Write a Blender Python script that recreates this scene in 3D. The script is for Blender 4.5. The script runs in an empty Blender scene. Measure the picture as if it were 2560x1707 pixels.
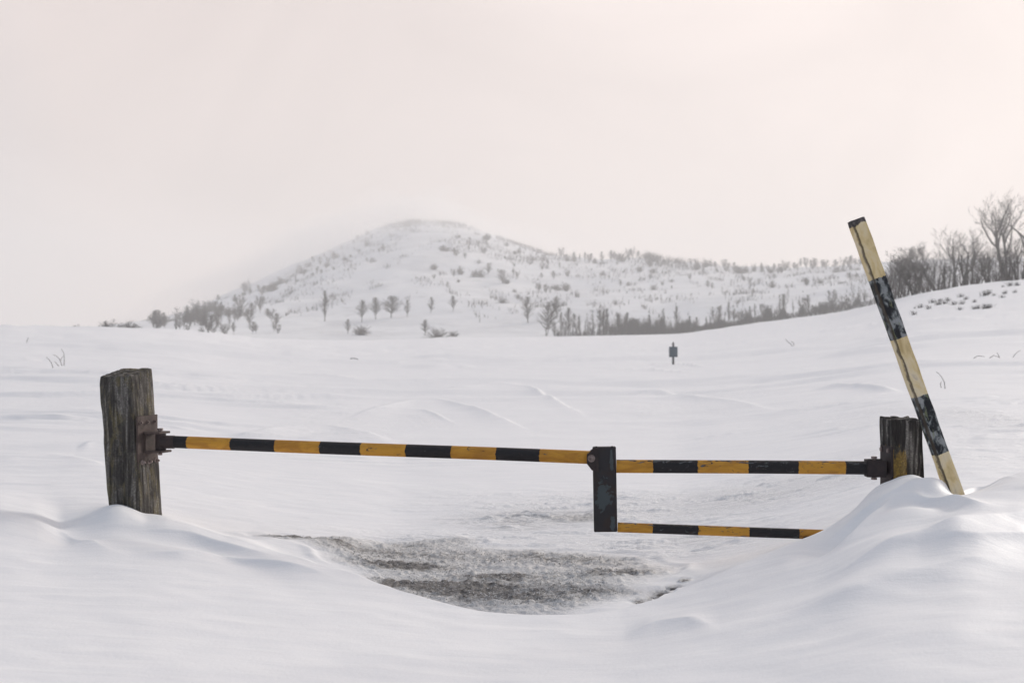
import bpy, bmesh, math, random
import numpy as np
from mathutils import Vector, Matrix
C = bpy.context.scene
COL = C.collection
R = math.radians
FPX, U0, VH, CAMZ = 50.0/36.0*2560, 1280.0, 840.0, 1.65    # focal length in photo pixels, principal column, eye line, eye height

# ------------------------------------------------------------------ camera
cd = bpy.data.cameras.new('camera'); cam = bpy.data.objects.new('camera', cd); COL.objects.link(cam)
cam.location = (0, 0, CAMZ); cam.rotation_euler = (R(90), 0, 0)
cd.lens = 50; cd.sensor_width = 36; cd.shift_y = (VH-853.5)/2560.0
cd.clip_start = 0.05; cd.clip_end = 9000
cd.dof.use_dof = True; cd.dof.focus_distance = 10.0; cd.dof.aperture_fstop = 3.4
C.camera = cam
# ------------------------------------------------------------------ world and sun
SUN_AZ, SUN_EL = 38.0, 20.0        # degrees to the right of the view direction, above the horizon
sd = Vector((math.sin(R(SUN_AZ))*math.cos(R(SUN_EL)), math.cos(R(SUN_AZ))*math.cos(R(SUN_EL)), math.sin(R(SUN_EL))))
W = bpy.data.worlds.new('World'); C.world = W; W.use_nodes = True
nt = W.node_tree; nt.nodes.clear(); N = nt.nodes.new; L = nt.links.new
out = N('ShaderNodeOutputWorld')
sky = N('ShaderNodeTexSky'); sky.sky_type = 'NISHITA'; sky.sun_disc = False
sky.sun_elevation = R(SUN_EL); sky.sun_rotation = R(SUN_AZ)
bgs = N('ShaderNodeBackground'); bgs.inputs[1].default_value = 0.08; L(sky.outputs[0], bgs.inputs[0])
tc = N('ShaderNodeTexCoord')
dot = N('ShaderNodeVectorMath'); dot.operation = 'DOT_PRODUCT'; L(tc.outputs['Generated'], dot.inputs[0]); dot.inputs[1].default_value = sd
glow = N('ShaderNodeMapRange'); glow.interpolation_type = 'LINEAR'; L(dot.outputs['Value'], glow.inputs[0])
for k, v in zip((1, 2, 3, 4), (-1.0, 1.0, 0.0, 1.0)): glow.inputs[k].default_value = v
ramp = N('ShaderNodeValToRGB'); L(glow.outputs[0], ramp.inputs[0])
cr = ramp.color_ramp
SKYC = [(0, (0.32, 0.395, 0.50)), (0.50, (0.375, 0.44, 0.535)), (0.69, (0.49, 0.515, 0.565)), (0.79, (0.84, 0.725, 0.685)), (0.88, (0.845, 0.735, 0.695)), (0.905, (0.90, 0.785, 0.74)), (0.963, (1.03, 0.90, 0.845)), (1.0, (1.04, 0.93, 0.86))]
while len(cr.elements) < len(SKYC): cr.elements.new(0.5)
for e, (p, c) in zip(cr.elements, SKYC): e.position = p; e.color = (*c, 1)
mp = N('ShaderNodeMapping'); mp.inputs['Scale'].default_value = (1.0, 1.0, 1.7); L(tc.outputs['Generated'], mp.inputs[0])
cn = N('ShaderNodeTexNoise'); cn.inputs['Scale'].default_value = 3.4; cn.inputs['Detail'].default_value = 4; cn.inputs['Roughness'].default_value = 0.5; cn.inputs['Distortion'].default_value = 0.9
L(mp.outputs[0], cn.inputs[0])
cm = N('ShaderNodeMapRange'); L(cn.outputs[0], cm.inputs[0])
for k, v in zip((1, 2, 3, 4), (0.34, 0.66, 0.925, 1.075)): cm.inputs[k].default_value = v
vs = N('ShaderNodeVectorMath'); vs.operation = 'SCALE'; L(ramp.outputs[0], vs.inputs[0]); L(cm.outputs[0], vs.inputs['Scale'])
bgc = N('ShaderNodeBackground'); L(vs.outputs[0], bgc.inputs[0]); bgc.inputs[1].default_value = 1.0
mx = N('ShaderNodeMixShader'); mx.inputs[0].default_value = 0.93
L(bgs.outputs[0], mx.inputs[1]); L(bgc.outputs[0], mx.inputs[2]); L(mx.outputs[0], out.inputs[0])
sl = bpy.data.lights.new('sun', 'SUN'); sl.energy = 2.35; sl.angle = R(11); sl.color = (1.0, 0.93, 0.84)
so = bpy.data.objects.new('sun', sl); COL.objects.link(so); so.rotation_euler = sd.to_track_quat('Z', 'Y').to_euler(); so.location = (0, 0, 50)
C.view_settings.view_transform = 'Standard'; C.view_settings.look = 'None'
C.view_settings.exposure = 0.06; C.view_settings.gamma = 1; C.view_settings.use_curve_mapping = False
C.render.engine = 'CYCLES'
C.cycles.volume_bounces = 2; C.cycles.max_bounces = 6

# ------------------------------------------------------------------ helpers
def tag(o, label=None, cat=None, group=None, kind=None):
    if label: o['label'] = label
    if cat: o['category'] = cat
    if group: o['group'] = group
    if kind: o['kind'] = kind
    return o
def empty(name, loc, **k):
    o = bpy.data.objects.new(name, None); COL.objects.link(o); o.location = loc; o.empty_display_size = 0.1
    return tag(o, **k)
def link(name, me, mat=None, parent=None, loc=None, smooth=False):
    if mat is not None: me.materials.append(mat)
    if smooth: me.polygons.foreach_set('use_smooth', [True]*len(me.polygons))
    o = bpy.data.objects.new(name, me); COL.objects.link(o)
    if loc is not None: o.location = loc
    if parent is not None:
        o.parent = parent
    return o
def from_bm(name, bm, mat=None, parent=None, loc=None, smooth=False):
    bmesh.ops.recalc_face_normals(bm, faces=bm.faces)
    me = bpy.data.meshes.new(name); bm.to_mesh(me); bm.free()
    return link(name, me, mat, parent, loc, smooth)
def raw(name, verts, faces):
    me = bpy.data.meshes.new(name); me.from_pydata([tuple(v) for v in verts], [], faces); me.update(); return me
def quads_mesh(name, V, F):
    me = bpy.data.meshes.new(name); n = len(V); m = len(F)
    me.vertices.add(n); me.vertices.foreach_set('co', np.asarray(V, dtype=np.float32).ravel())
    k = F.shape[1]
    me.loops.add(m*k); me.loops.foreach_set('vertex_index', np.asarray(F, dtype=np.int32).ravel())
    me.polygons.add(m); me.polygons.foreach_set('loop_start', np.arange(0, m*k, k, dtype=np.int32))
    me.polygons.foreach_set('loop_total', np.full(m, k, dtype=np.int32))
    me.update(calc_edges=True); return me
def basis(x, z=None):
    x = Vector(x).normalized(); z = Vector(z or (0, 0, 1)); y = z.cross(x).normalized(); z = x.cross(y).normalized()
    return Matrix((x, y, z)).transposed()
def add_box(bm, c, size, rot=None, bevel=0.0):
    M = Matrix.Translation(Vector(c)) @ ((rot or Matrix.Identity(3)).to_4x4()) @ Matrix.Diagonal((size[0], size[1], size[2], 1))
    r = bmesh.ops.create_cube(bm, size=1.0, matrix=M)
    if bevel:
        es = list({e for v in r['verts'] for e in v.link_edges})
        bmesh.ops.bevel(bm, geom=es, offset=bevel, segments=2, affect='EDGES')
def add_cyl(bm, p, q, r, seg=20, r2=None, bevel=0):
    p, q = Vector(p), Vector(q); d = q-p
    M = Matrix.Translation((p+q)/2) @ d.to_track_quat('Z', 'Y').to_matrix().to_4x4()
    bmesh.ops.create_cone(bm, cap_ends=True, segments=seg, radius1=r, radius2=r if r2 is None else r2, depth=d.length, matrix=M)

# numpy value noise
def _h(ix, iy, s):
    n = (ix.astype(np.int64)*374761393 + iy.astype(np.int64)*668265263 + s*982451653) & 0xffffffff
    n = ((n ^ (n >> 13))*1274126177) & 0xffffffff
    n = n ^ (n >> 16)
    return (n & 0xffff)/32767.5-1.0
def vn(x, y, s=0):
    x0 = np.floor(x); y0 = np.floor(y); fx = x-x0; fy = y-y0
    fx = fx*fx*fx*(fx*(fx*6-15)+10); fy = fy*fy*fy*(fy*(fy*6-15)+10)
    ix = x0.astype(np.int64); iy = y0.astype(np.int64)
    a = _h(ix, iy, s); b = _h(ix+1, iy, s); c = _h(ix, iy+1, s); d = _h(ix+1, iy+1, s)
    return (a+(b-a)*fx)*(1-fy)+(c+(d-c)*fx)*fy
def fbm(x, y, s=0, o=4, g=0.5):
    t = 0; a = 1; n = 0
    for k in range(o):
        ca, sa = math.cos(k*1.1), math.sin(k*1.1)
        t = t + a*vn((x*ca-y*sa)*2**k, (x*sa+y*ca)*2**k, s+k*17); n += a; a *= g
    return t/n
def sst(a, b, x):
    t = np.clip((x-a)/(b-a), 0, 1); return t*t*(3-2*t)

# ------------------------------------------------------------------ material helpers
class M:
    def __init__(s, name):
        s.m = bpy.data.materials.new(name); s.m.use_nodes = True; s.t = s.m.node_tree; s.t.nodes.clear()
        s.o = s.n('ShaderNodeOutputMaterial'); s.b = s.n('ShaderNodeBsdfPrincipled'); s.l(s.b.outputs[0], s.o.inputs[0])
        s.tc = s.n('ShaderNodeTexCoord')
    def n(s, t, **k):
        x = s.t.nodes.new(t)
        for a, v in k.items(): setattr(x, a, v)
        return x
    def l(s, a, b): s.t.links.new(a, b)
    def coord(s, scale=(1, 1, 1), src='Object', loc=(0, 0, 0)):
        p = s.n('ShaderNodeMapping'); p.inputs['Scale'].default_value = scale; p.inputs['Location'].default_value = loc
        s.l(s.tc.outputs[src], p.inputs[0]); return p.outputs[0]
    def noise(s, co, scale, detail=4, rough=0.55, dist=0.0):
        x = s.n('ShaderNodeTexNoise'); x.inputs['Scale'].default_value = scale; x.inputs['Detail'].default_value = detail
        x.inputs['Roughness'].default_value = rough; x.inputs['Distortion'].default_value = dist
        s.l(co, x.inputs['Vector']); return x.outputs[0]
    def rng(s, v, a, b, c=0.0, d=1.0, smooth=True):
        x = s.n('ShaderNodeMapRange'); x.interpolation_type = 'SMOOTHSTEP' if smooth else 'LINEAR'
        s.l(v, x.inputs[0])
        for k, q in zip((1, 2, 3, 4), (a, b, c, d)): x.inputs[k].default_value = q
        return x.outputs[0]
    def math(s, op, a, b=None):
        x = s.n('ShaderNodeMath', operation=op)
        for i, q in enumerate((a, b)):
            if q is None: continue
            if hasattr(q, 'links'): s.l(q, x.inputs[i])
            else: x.inputs[i].default_value = q
        return x.outputs[0]
    def mix(s, f, a, b):
        x = s.n('ShaderNodeMix', data_type='RGBA')
        for i, q in ((0, f), (6, a), (7, b)):
            if hasattr(q, 'links'): s.l(q, x.inputs[i])
            elif i == 0: x.inputs[0].default_value = q
            else: x.inputs[i].default_value = (*q[:3], 1)
        return x.outputs[2]
    def ramp(s, v, stops, const=False):
        x = s.n('ShaderNodeValToRGB'); s.l(v, x.inputs[0]); c = x.color_ramp
        if const: c.interpolation = 'CONSTANT'
        while len(c.elements) < len(stops): c.elements.new(0.5)
        for e_, (p, col) in zip(c.elements, stops): e_.position = p; e_.color = (*col, 1)
        return x.outputs[0]
    def bump(s, h, strength=0.5, dist=0.01, prev=None):
        x = s.n('ShaderNodeBump'); x.inputs['Strength'].default_value = strength; x.inputs['Distance'].default_value = dist
        s.l(h, x.inputs['Height'])
        if prev is not None: s.l(prev, x.inputs['Normal'])
        return x.outputs[0]
    def attr(s, name):
        x = s.n('ShaderNodeAttribute', attribute_name=name); return x.outputs['Fac']
    def fin(s, col, rough=0.6, normal=None, metallic=0.0, spec=0.3):
        if hasattr(col, 'links'): s.l(col, s.b.inputs['Base Color'])
        else: s.b.inputs['Base Color'].default_value = (*col, 1)
        if hasattr(rough, 'links'): s.l(rough, s.b.inputs['Roughness'])
        else: s.b.inputs['Roughness'].default_value = rough
        s.b.inputs['Metallic'].default_value = metallic; s.b.inputs['Specular IOR Level'].default_value = spec
        if normal is not None: s.l(normal, s.b.inputs['Normal'])
        return s.m

# snow with wind crust, bare ground and polished ice where the wind has swept the road
def mat_snow():
    m = M('snow'); P = m.coord()
    streak = m.noise(m.coord((0.55, 2.2, 1)), 3.0, 6, 0.6, 0.4)
    fine = m.noise(P, 55, 3, 0.6)
    mid = m.noise(P, 9, 5, 0.6, 0.3)
    crust = m.noise(m.coord((1.0, 2.6, 1)), 6.5, 7, 0.68, 0.8)
    bare = m.attr('bare'); ice = m.attr('ice'); cr_ = m.attr('crust')
    # bare soil, frozen dead grass and gravel
    g1 = m.noise(m.coord((1.0, 2.2, 1)), 7, 7, 0.66, 1.2)
    g2 = m.noise(m.coord((1, 1.4, 1)), 30, 5, 0.7, 0.6)
    th = m.math('ADD', m.math('MULTIPLY', g1, 0.75), m.math('MULTIPLY', g2, 0.45))
    th = m.math('ADD', th, m.math('MULTIPLY', bare, 0.85))
    f = m.rng(th, 1.00, 1.13)
    wl = m.noise(m.coord((1.0, 5.5, 1), loc=(3, 1, 0)), 1.6, 5, 0.6, 0.6)
    f = m.math('MULTIPLY', f, m.rng(bare, 0.02, 0.15))
    f = m.math('MULTIPLY', f, m.math('MAXIMUM', m.rng(wl, 0.60, 0.50, 0.15, 1.0), m.rng(bare, 0.62, 0.8)))
    soil = m.ramp(g2, [(0.32, (0.085, 0.078, 0.074)), (0.42, (0.26, 0.25, 0.243)), (0.50, (0.47, 0.465, 0.465)), (0.58, (0.70, 0.70, 0.71))])
    dark = m.rng(m.math('ADD', m.math('MULTIPLY', bare, 0.8), m.math('ADD', m.math('MULTIPLY', g1, 0.5), m.math('MULTIPLY', g2, 0.25))), 0.90, 1.08)
    soil = m.mix(m.math('MULTIPLY', dark, 0.72), soil, (0.050, 0.043, 0.041))
    snow = m.mix(m.rng(streak, 0.35, 0.7), (0.80, 0.812, 0.84), (0.845, 0.852, 0.872))
    icec = m.mix(m.rng(crust, 0.4, 0.6), (0.42, 0.44, 0.47), (0.78, 0.79, 0.81))
    col = m.mix(m.math('MULTIPLY', ice, m.rng(crust, 0.62, 0.42)), snow, icec)
    dirt = m.mix(m.math('MULTIPLY', m.rng(bare, 0.0, 0.6), 0.5), col, (0.58, 0.57, 0.555))
    col = m.mix(f, dirt, soil)
    nb = m.bump(streak, 0.16, 0.045)
    nb = m.bump(mid, 0.2, 0.010, nb)
    nb = m.bump(m.math('MULTIPLY', m.noise(m.coord((1.2, 3.0, 1)), 4.5, 6, 0.7, 0.5), m.rng(cr_, 0.0, 0.6, 0.0, 1.0)), 0.4, 0.030, nb)
    nb = m.bump(fine, 0.40, 0.004, nb)
    nb = m.bump(m.noise(P, 190, 2, 0.6), 0.35, 0.0015, nb)
    ch = m.math('MULTIPLY', crust, cr_)
    nb = m.bump(ch, 0.8, 0.05, nb)
    gh = m.math('MULTIPLY', g2, m.rng(bare, 0.0, 0.4))
    nb = m.bump(gh, 0.9, 0.035, nb)
    rough = m.math('SUBTRACT', 0.62, m.math('MULTIPLY', ice, 0.35))
    return m.fin(col, rough, nb, spec=0.35)
def mat_hill():
    m = M('hill_snow')
    n = m.noise(m.coord(), 0.02, 5, 0.6); g = m.noise(m.coord(), 0.11, 5, 0.65)
    col = m.mix(m.rng(n, 0.4, 0.65), (0.80, 0.81, 0.83), (0.70, 0.71, 0.73))
    col = m.mix(m.math('MULTIPLY', m.rng(g, 0.56, 0.70), 0.35), col, (0.35, 0.34, 0.33))
    return m.fin(col, 0.8, m.bump(g, 0.4, 2.0), spec=0.1)
MS = mat_snow(); MH = mat_hill()

# ------------------------------------------------------------------ terrain
def tab(rows, sig0=30):
    a = np.array(rows, float); g = np.arange(-1400, 4000, 4.0)
    def sm(col, sig):
        y = np.interp(g, a[:, 0], a[:, col]); n = int(sig*3/4)+1; k = np.exp(-(np.arange(-n, n+1)*4/sig)**2/2); k /= k.sum()
        return np.convolve(np.pad(y, n, mode='edge'), k, mode='valid')
    C_ = {}
    def f(u, k=1, sig=None):
        sg = sig or sig0
        if (k, sg) not in C_: C_[(k, sg)] = sm(k, sg)
        return np.interp(u, g, C_[(k, sg)])
    return f
field = tab([  # column, row of the field's far edge, its distance, near height
 (-900, 812, 90, .30), (0, 820, 90, .30), (300, 823, 110, .28), (460, 828, 130, .2), (640, 846, 170, .12), (850, 851, 240, .05), (1000, 849, 300, 0), (1080, 843, 320, 0),
 (1400, 841, 350, 0), (1700, 834, 340, 0), (1900, 806, 280, .12), (2100, 780, 230, .30), (2200, 757, 215, .40), (2300, 733, 200, .45), (2400, 718, 190, .46), (2560, 698, 180, .45), (3400, 640, 170, .5)])
hillt = tab([(-900, 836, 1300), (250, 832, 1300), (330, 818, 1320), (420, 795, 1350), (500, 765, 1380), (560, 738, 1400), (640, 704, 1440), (740, 660, 1480), (850, 612, 1530), (920, 582, 1560), (975, 556, 1600),
 (1040, 549, 1620), (1130, 553, 1620), (1200, 571, 1600), (1300, 612, 1530), (1400, 641, 1420), (1460, 650, 1350), (1600, 646, 1300), (1720, 655, 1250), (1850, 672, 1200), (2000, 668, 1150), (2120, 664, 1120), (2300, 650, 1100), (3400, 640, 1100)])
drift = tab([  # column, row of the crest in front, its distance, fall-off behind, height at 4.5 m
 (-600, 1290, 10.2, 2.5, .42), (0, 1287, 10.2, 2.2, .40), (90, 1305, 10.2, 1.5, .39), (150, 1331, 10.3, .8, .38), (205, 1312, 10.4, .7, .38), (240, 1294, 10.45, .7, .37), (272, 1272, 10.5, .7, .37), (300, 1268, 10.5, .7, .37), (335, 1281, 10.5, .7, .37),
 (362, 1296, 10.45, .7, .36), (415, 1299, 10.4, .65, .36), (470, 1314, 10.3, .55, .35), (560, 1343, 10.0, .5, .34), (700, 1387, 9.4, .42, .32), (800, 1413, 9.05, .36, .31), (900, 1443, 8.75, .3, .30), (1000, 1478, 8.4, .28, .29), (1100, 1507, 8.1, .26, .28), (1200, 1528, 7.9, .25, .28), (1320, 1537, 7.8, .25, .28),
 (1450, 1536, 7.8, .3, .28), (1550, 1526, 7.95, .35, .29), (1650, 1500, 8.2, .4, .30), (1750, 1462, 8.45, .45, .31), (1830, 1424, 8.6, .5, .32), (1900, 1397, 8.8, .55, .33), (1980, 1365, 9.0, .55, .34), (2060, 1334, 9.2, .55, .36), (2130, 1288, 9.4, .55, .37), (2180, 1232, 9.52, .5, .38),
 (2205, 1216, 9.56, .5, .38), (2222, 1212, 9.58, .45, .38), (2250, 1200, 9.6, .45, .38), (2285, 1196, 9.6, .45, .39), (2320, 1214, 9.55, .45, .39), (2350, 1230, 9.45, .45, .39), (2378, 1252, 9.3, .5, .40), (2410, 1250, 9.25, .6, .40), (2460, 1234, 9.4, .9, .41), (2520, 1204, 9.7, 1.2, .42), (2560, 1190, 9.8, 1.5, .43), (3200, 1150, 9.8, 2, .5)], 9)
DB, NEAR = 560.0, 12.0
def zv(v, D): return CAMZ-(v-VH)/FPX*D
def base_far(u, D):
    S = field(u, 1); Ds = field(u, 2); zb = field(u, 3)
    zc = zv(S, Ds)
    t = np.clip((D-NEAR)/(Ds-NEAR), 0, 1)
    z = zb+(zc-zb)*np.power(t, 1.7)
    q = np.clip((D-Ds)/(DB-Ds), 0, 1)
    z2 = zv(S+5*np.sin(math.pi*q)+1.0*q, D)
    z = np.where(D > Ds, z2, z)
    vh = hillt(u, 1); Dh = hillt(u, 2)
    t = np.clip((D-DB)/(Dh-DB), 0, 1)
    g = 1-np.power(1-t, 1.35); g = g*sst(0, .12, t)+(1-sst(0, .12, t))*t*1.2
    z3 = zv((S+1)+(vh-(S+1))*np.clip(g, 0, 1), D)
    zh = zv(vh, Dh)
    z4 = np.maximum(zh-np.maximum(D-Dh, 0)*0.22, -4)
    z = np.where(D > DB, z3, z); z = np.where(D > Dh, z4, z)
    return z
def base(u, D):
    zf = base_far(u, D)
    zf = np.where(D < NEAR, field(u, 3), zf)
    vc = drift(u, 1); Dc = drift(u, 2, 30); w = drift(u, 3, 40); zn = drift(u, 4, 120)
    zc = zv(vc, Dc)
    behind = zf+(zc-zf)*np.exp(-np.power(np.maximum(D-Dc, 0)/w, 2))
    g = np.maximum(Dc-D, 0); t = np.clip(g/(Dc-4.5), 0, 1)
    zw = zv(drift(u, 1, 90), drift(u, 2, 90)); zq = zv(drift(u, 1, 35), Dc)
    low = .15+.26*sst(.10, .75, zv(drift(u, 1, 160), drift(u, 2, 160)))
    # just before the crest the bank falls towards the camera, then rises gently
    front = low+(zn-low)*sst(0, 1.3, t)+(zw-low)*np.exp(-np.power(g/1.7, 2))+(zq-zw)*np.exp(-np.power(g/.75, 2))+(zc-zq)*np.exp(-np.power(g/.3, 2))
    front = front-.125*np.exp(-((g-.52)/.30)**2)*sst(1960, 2120, u)*sst(2420, 2300, u)-.055*np.exp(-((g-.62)/.36)**2)*sst(90, 180, u)*sst(760, 520, u)
    return np.where(D > Dc, behind, front)
def D_at(u, v, lo=6.0, hi=1700.0, fn=None):
    """distance at which the ground first climbs to row v in column u, searched outwards from lo"""
    Ds = np.geomspace(lo, hi, 3000); z = (fn or base)(np.full_like(Ds, u), Ds)
    vv = VH+(CAMZ-z)/Ds*FPX
    i = int(np.argmax(vv <= v)) if (vv <= v).any() else len(Ds)-1
    return float(Ds[i])
def P_at(u, v, lo=6.0, hi=1700.0):
    D = D_at(u, v, lo, hi); return ((u-U0)/FPX*D, D)
def ridge(U_, D_, pts, h, wf, wb, lo=6.0):
    """a wind-drawn crest running left to right; sharp on top, its own slope on each side"""
    us = np.array([p[0] for p in pts], float); ds = np.array([P_at(u, v, lo)[1] for u, v in pts])
    g = np.arange(us[0]-60, us[-1]+60, 3.0); y = np.interp(g, us, ds); k = np.exp(-(np.arange(-12, 13)*3/16.0)**2/2); k /= k.sum()
    y = np.convolve(np.pad(y, 12, mode='edge'), k, mode='valid')
    d = D_-np.interp(U_, g, y); q = (U_-us[0])/(us[-1]-us[0])
    tp = sst(-.02, .3, q)*sst(1.02, .68, q)
    return h*tp*np.exp(-np.power(np.abs(d)/np.where(d > 0, wb, wf), 1.12))
def poly_sdf(X, Y, pts, z0=0.0):
    P = [((u-U0)/FPX*D, D) for u, v in pts for D in [(CAMZ-z0)*FPX/(v-VH)]]
    d = np.full(X.shape, 1e9); ins = np.zeros(X.shape, bool); n = len(P)
    for i in range(n):
        ax, ay = P[i]; bx, by = P[(i+1) % n]; dx, dy = bx-ax, by-ay
        t = np.clip(((X-ax)*dx+(Y-ay)*dy)/(dx*dx+dy*dy), 0, 1)
        d = np.minimum(d, np.hypot(X-ax-t*dx, Y-ay-t*dy))
        c = (ay > Y) != (by > Y)
        ins ^= c & (X < (bx-ax)*(Y-ay)/(by-ay+1e-12)+ax)
    return np.where(ins, d, -d)
def blob(X, Y, u, v, ru, rv):
    D = CAMZ*FPX/(v-VH); x = (u-U0)/FPX*D
    rx = ru/FPX*D; ry = abs(CAMZ*FPX/(v-rv-VH)-CAMZ*FPX/(v+rv-VH))/2
    return np.exp(-(((X-x)/rx)**2+((Y-D)/ry)**2))

azin = np.linspace(-R(21.5), R(21.5), 900)
azout = R(21.5)+(R(180)-R(21.5))*np.power(np.linspace(0, 1, 61)[1:], 1.5)
AZ = np.concatenate([-azout[::-1], azin, azout])
inv = lambda a, b, n: 1/np.linspace(1/a, 1/b, n, endpoint=False)
rows = np.concatenate([np.linspace(.4, 4.3, 14, endpoint=False), inv(4.3, 7.2, 110), inv(7.2, 13, 270), inv(13, 350, 330), np.linspace(350, 560, 20, endpoint=False), np.linspace(560, 1680, 150), np.linspace(1750, 2300, 8)])
nearrows = int(np.argmin(abs(rows-560)))
A, D = np.meshgrid(AZ, rows)
ac = np.clip(A, -R(33), R(33))
U = U0+FPX*np.tan(ac); RR = D/np.cos(ac); X = RR*np.sin(A); Y = RR*np.cos(A)
Z = base(U, D)
front = sst(R(60), R(35), abs(A))
near = D < 40
def onlynear(f, lim):
    """evaluate f on rows nearer than lim"""
    k = int(np.searchsorted(rows, lim)); r_ = np.zeros_like(Z); r_[:k] = f(X[:k], Y[:k], D[:k]); return r_
# wind drifts and sastrugi; the wind blows across the view
def relief(X, Y, D):
    a = .022*fbm(X*.55+3, Y*.30, 3, 3)*sst(3, 9, D)
    wx = X+.5*fbm(X*.2, Y*.2, 201, 2)*3; wy = Y+.5*fbm(X*.2+7, Y*.2, 202, 2)*3
    sx = wx*.95+wy*.30; sy = wy*.95-wx*.22
    far = sst(11, 15, D)
    s = fbm(sx*.16, sy*.55, 11, 4, .5)
    a = a+.07*np.clip(s, -.15, 1)*far*np.clip(D/45, .5, 3.0)
    m1 = sst(-.05, .35, fbm(X*.10, Y*.07, 301, 2)); m2 = sst(-.1, .3, fbm(X*.13+5, Y*.09, 302, 2))
    # wind-cut ledges: a gentle back and a sharp lip towards the camera
    ph = sy*.42+1.3*fbm(sx*.10, sy*.22, 33, 3)
    saw = ph-np.floor(ph); lip = np.where(saw < .16, saw/.16, 1-(saw-.16)/.84)
    a = a+.095*lip*m1*sst(-.15, .35, fbm(sx*.22, sy*.5, 35, 3))*far*np.clip(D/28, .6, 2)*sst(65, 35, D)
    ph = sy*1.5+2.2*fbm(sx*.22, sy*.5, 43, 3)
    saw = ph-np.floor(ph); lip = np.where(saw < .2, saw/.2, 1-(saw-.2)/.8)
    a = a+.038*sst(34, 20, D)*lip*m2*sst(-.05, .4, fbm(sx*.6, sy*1.1, 45, 3))*sst(10.5, 13, D)*np.clip(D/22, .6, 4)
    ph = sy*.12+1.2*fbm(sx*.035, sy*.07, 63, 3); saw = ph-np.floor(ph); lip = np.where(saw < .25, saw/.25, 1-(saw-.25)/.75)
    a = a+.28*lip*sst(-.15, .3, fbm(sx*.06, sy*.14, 65, 3))*sst(25, 60, D)*sst(260, 120, D)
    n = fbm(X*1.1+.5*Y, Y*.9-.5*X, 5, 3)
    a = a+.014*n*sst(10.5, 8.5, D)*sst(3, 5, D)
    rs = sst(0.2, 2.2, X)*sst(10.2, 9.0, D)*sst(4.5, 6, D)          # ripples on the right bank
    ph = (Y*.9-X*.38)*1.15+.9*fbm(X*.5, Y*.6, 55, 3); saw = ph-np.floor(ph); lip = np.where(saw < .3, sst(0, .3, saw), sst(1, .3, saw))
    a = a+.030*lip*rs*sst(-.3, .3, fbm(X*.7+2, Y*.8, 57, 2))
    return a
Z += onlynear(relief, 340)*front
RID = [  # (points, height, width towards the camera, width away)
 ([(2030, 1372), (2123, 1322), (2219, 1285), (2283, 1252), (2362, 1240), (2442, 1232), (2557, 1212)], .045, .13, .12, 7),
 ([(2060, 1402), (2123, 1362), (2219, 1303), (2283, 1280), (2378, 1282), (2442, 1300), (2520, 1310)], .055, .13, .25, 6),
 ([(2040, 1480), (2150, 1440), (2250, 1404), (2378, 1366), (2557, 1325), (2700, 1300)], .07, .28, .5, 5.5),
 ([(2300, 1415), (2346, 1396), (2442, 1388), (2557, 1366), (2650, 1350)], .04, .12, .3, 5.5),
 ([(1950, 1560), (2100, 1520), (2300, 1460), (2500, 1420), (2650, 1400)], .035, .2, .45, 5),
 ([(1560, 1590), (1640, 1570), (1720, 1562), (1800, 1575)], .025, .12, .25, 5),
 ([(330, 1380), (450, 1392), (560, 1402), (700, 1418), (860, 1450)], .030, .10, .28, 5.5),
 ([(300, 1330), (400, 1332), (480, 1340), (600, 1378), (700, 1402)], .022, .10, .2, 7),
 ([(-100, 1300), (20, 1308), (150, 1340), (260, 1375), (330, 1395)], .025, .30, .5, 6),
 # drifts beyond the gate
 ([(560, 1100), (640, 1088), (740, 1074), (820, 1071), (900, 1086), (1000, 1112)], .12, 1.3, .35, 12),
 ([(860, 1048), (940, 1026), (1030, 1006), (1100, 1004), (1200, 1030), (1330, 1080)], .13, 2.0, .4, 12),
 ([(1020, 992), (1140, 975), (1230, 965), (1300, 968), (1400, 1010), (1480, 1050)], .10, 3.0, .5, 12),
 ([(930, 1030), (1000, 1026), (1060, 1028), (1150, 1062)], .06, .6, .2, 12),
 ([(-60, 1160), (60, 1152), (150, 1150), (220, 1160), (290, 1180)], .07, .9, .25, 12),
 ([(190, 1125), (240, 1115), (300, 1117)], .05, .5, .2, 12),
 ([(560, 1345), (680, 1372), (820, 1368), (960, 1350)], .05, .25, .35, 9.5),
 ([(1500, 1000), (1640, 985), (1800, 1000), (1950, 1030)], .08, 1.5, .5, 12),
 ([(2030, 975), (2090, 968), (2180, 972), (2260, 980)], .15, .9, .6, 12),
 ([(2420, 1100), (2500, 1090), (2600, 1085)], .06, .8, .3, 12),
 ([(700, 930), (860, 945), (1000, 960)], .10, 1.4, .8, 12),
 ([(1600, 915), (1683, 910), (1780, 918)], .14, .8, .8, 12),
 ([(1500, 922), (1600, 925), (1760, 930)], .14, 1.2, .6, 12),
 ([(1950, 880), (2150, 860), (2400, 850)], .18, 2.4, 1.2, 12),
 ([(2000, 830), (2200, 815), (2500, 800)], .2, 3.4, 1.6, 12),
 ([(2260, 1215), (2300, 1212), (2340, 1222)], .0, .1, .1, 7),
]
for pts, h, wf, wb, lo in RID:
    if h: Z += onlynear(lambda x, y, d: ridge(U[:len(d)], d, pts, h*(1.35 if lo < 12 else .75), wf*(1.15 if lo < 12 else .8), wb*(1.3 if lo < 12 else 1), lo), 200)*front
# wind scour round the two gateposts
def scour(x, y, px, py, r, dep): return -dep*np.exp(-((np.hypot(x-px, y-py)-r)/.05)**2)
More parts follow.
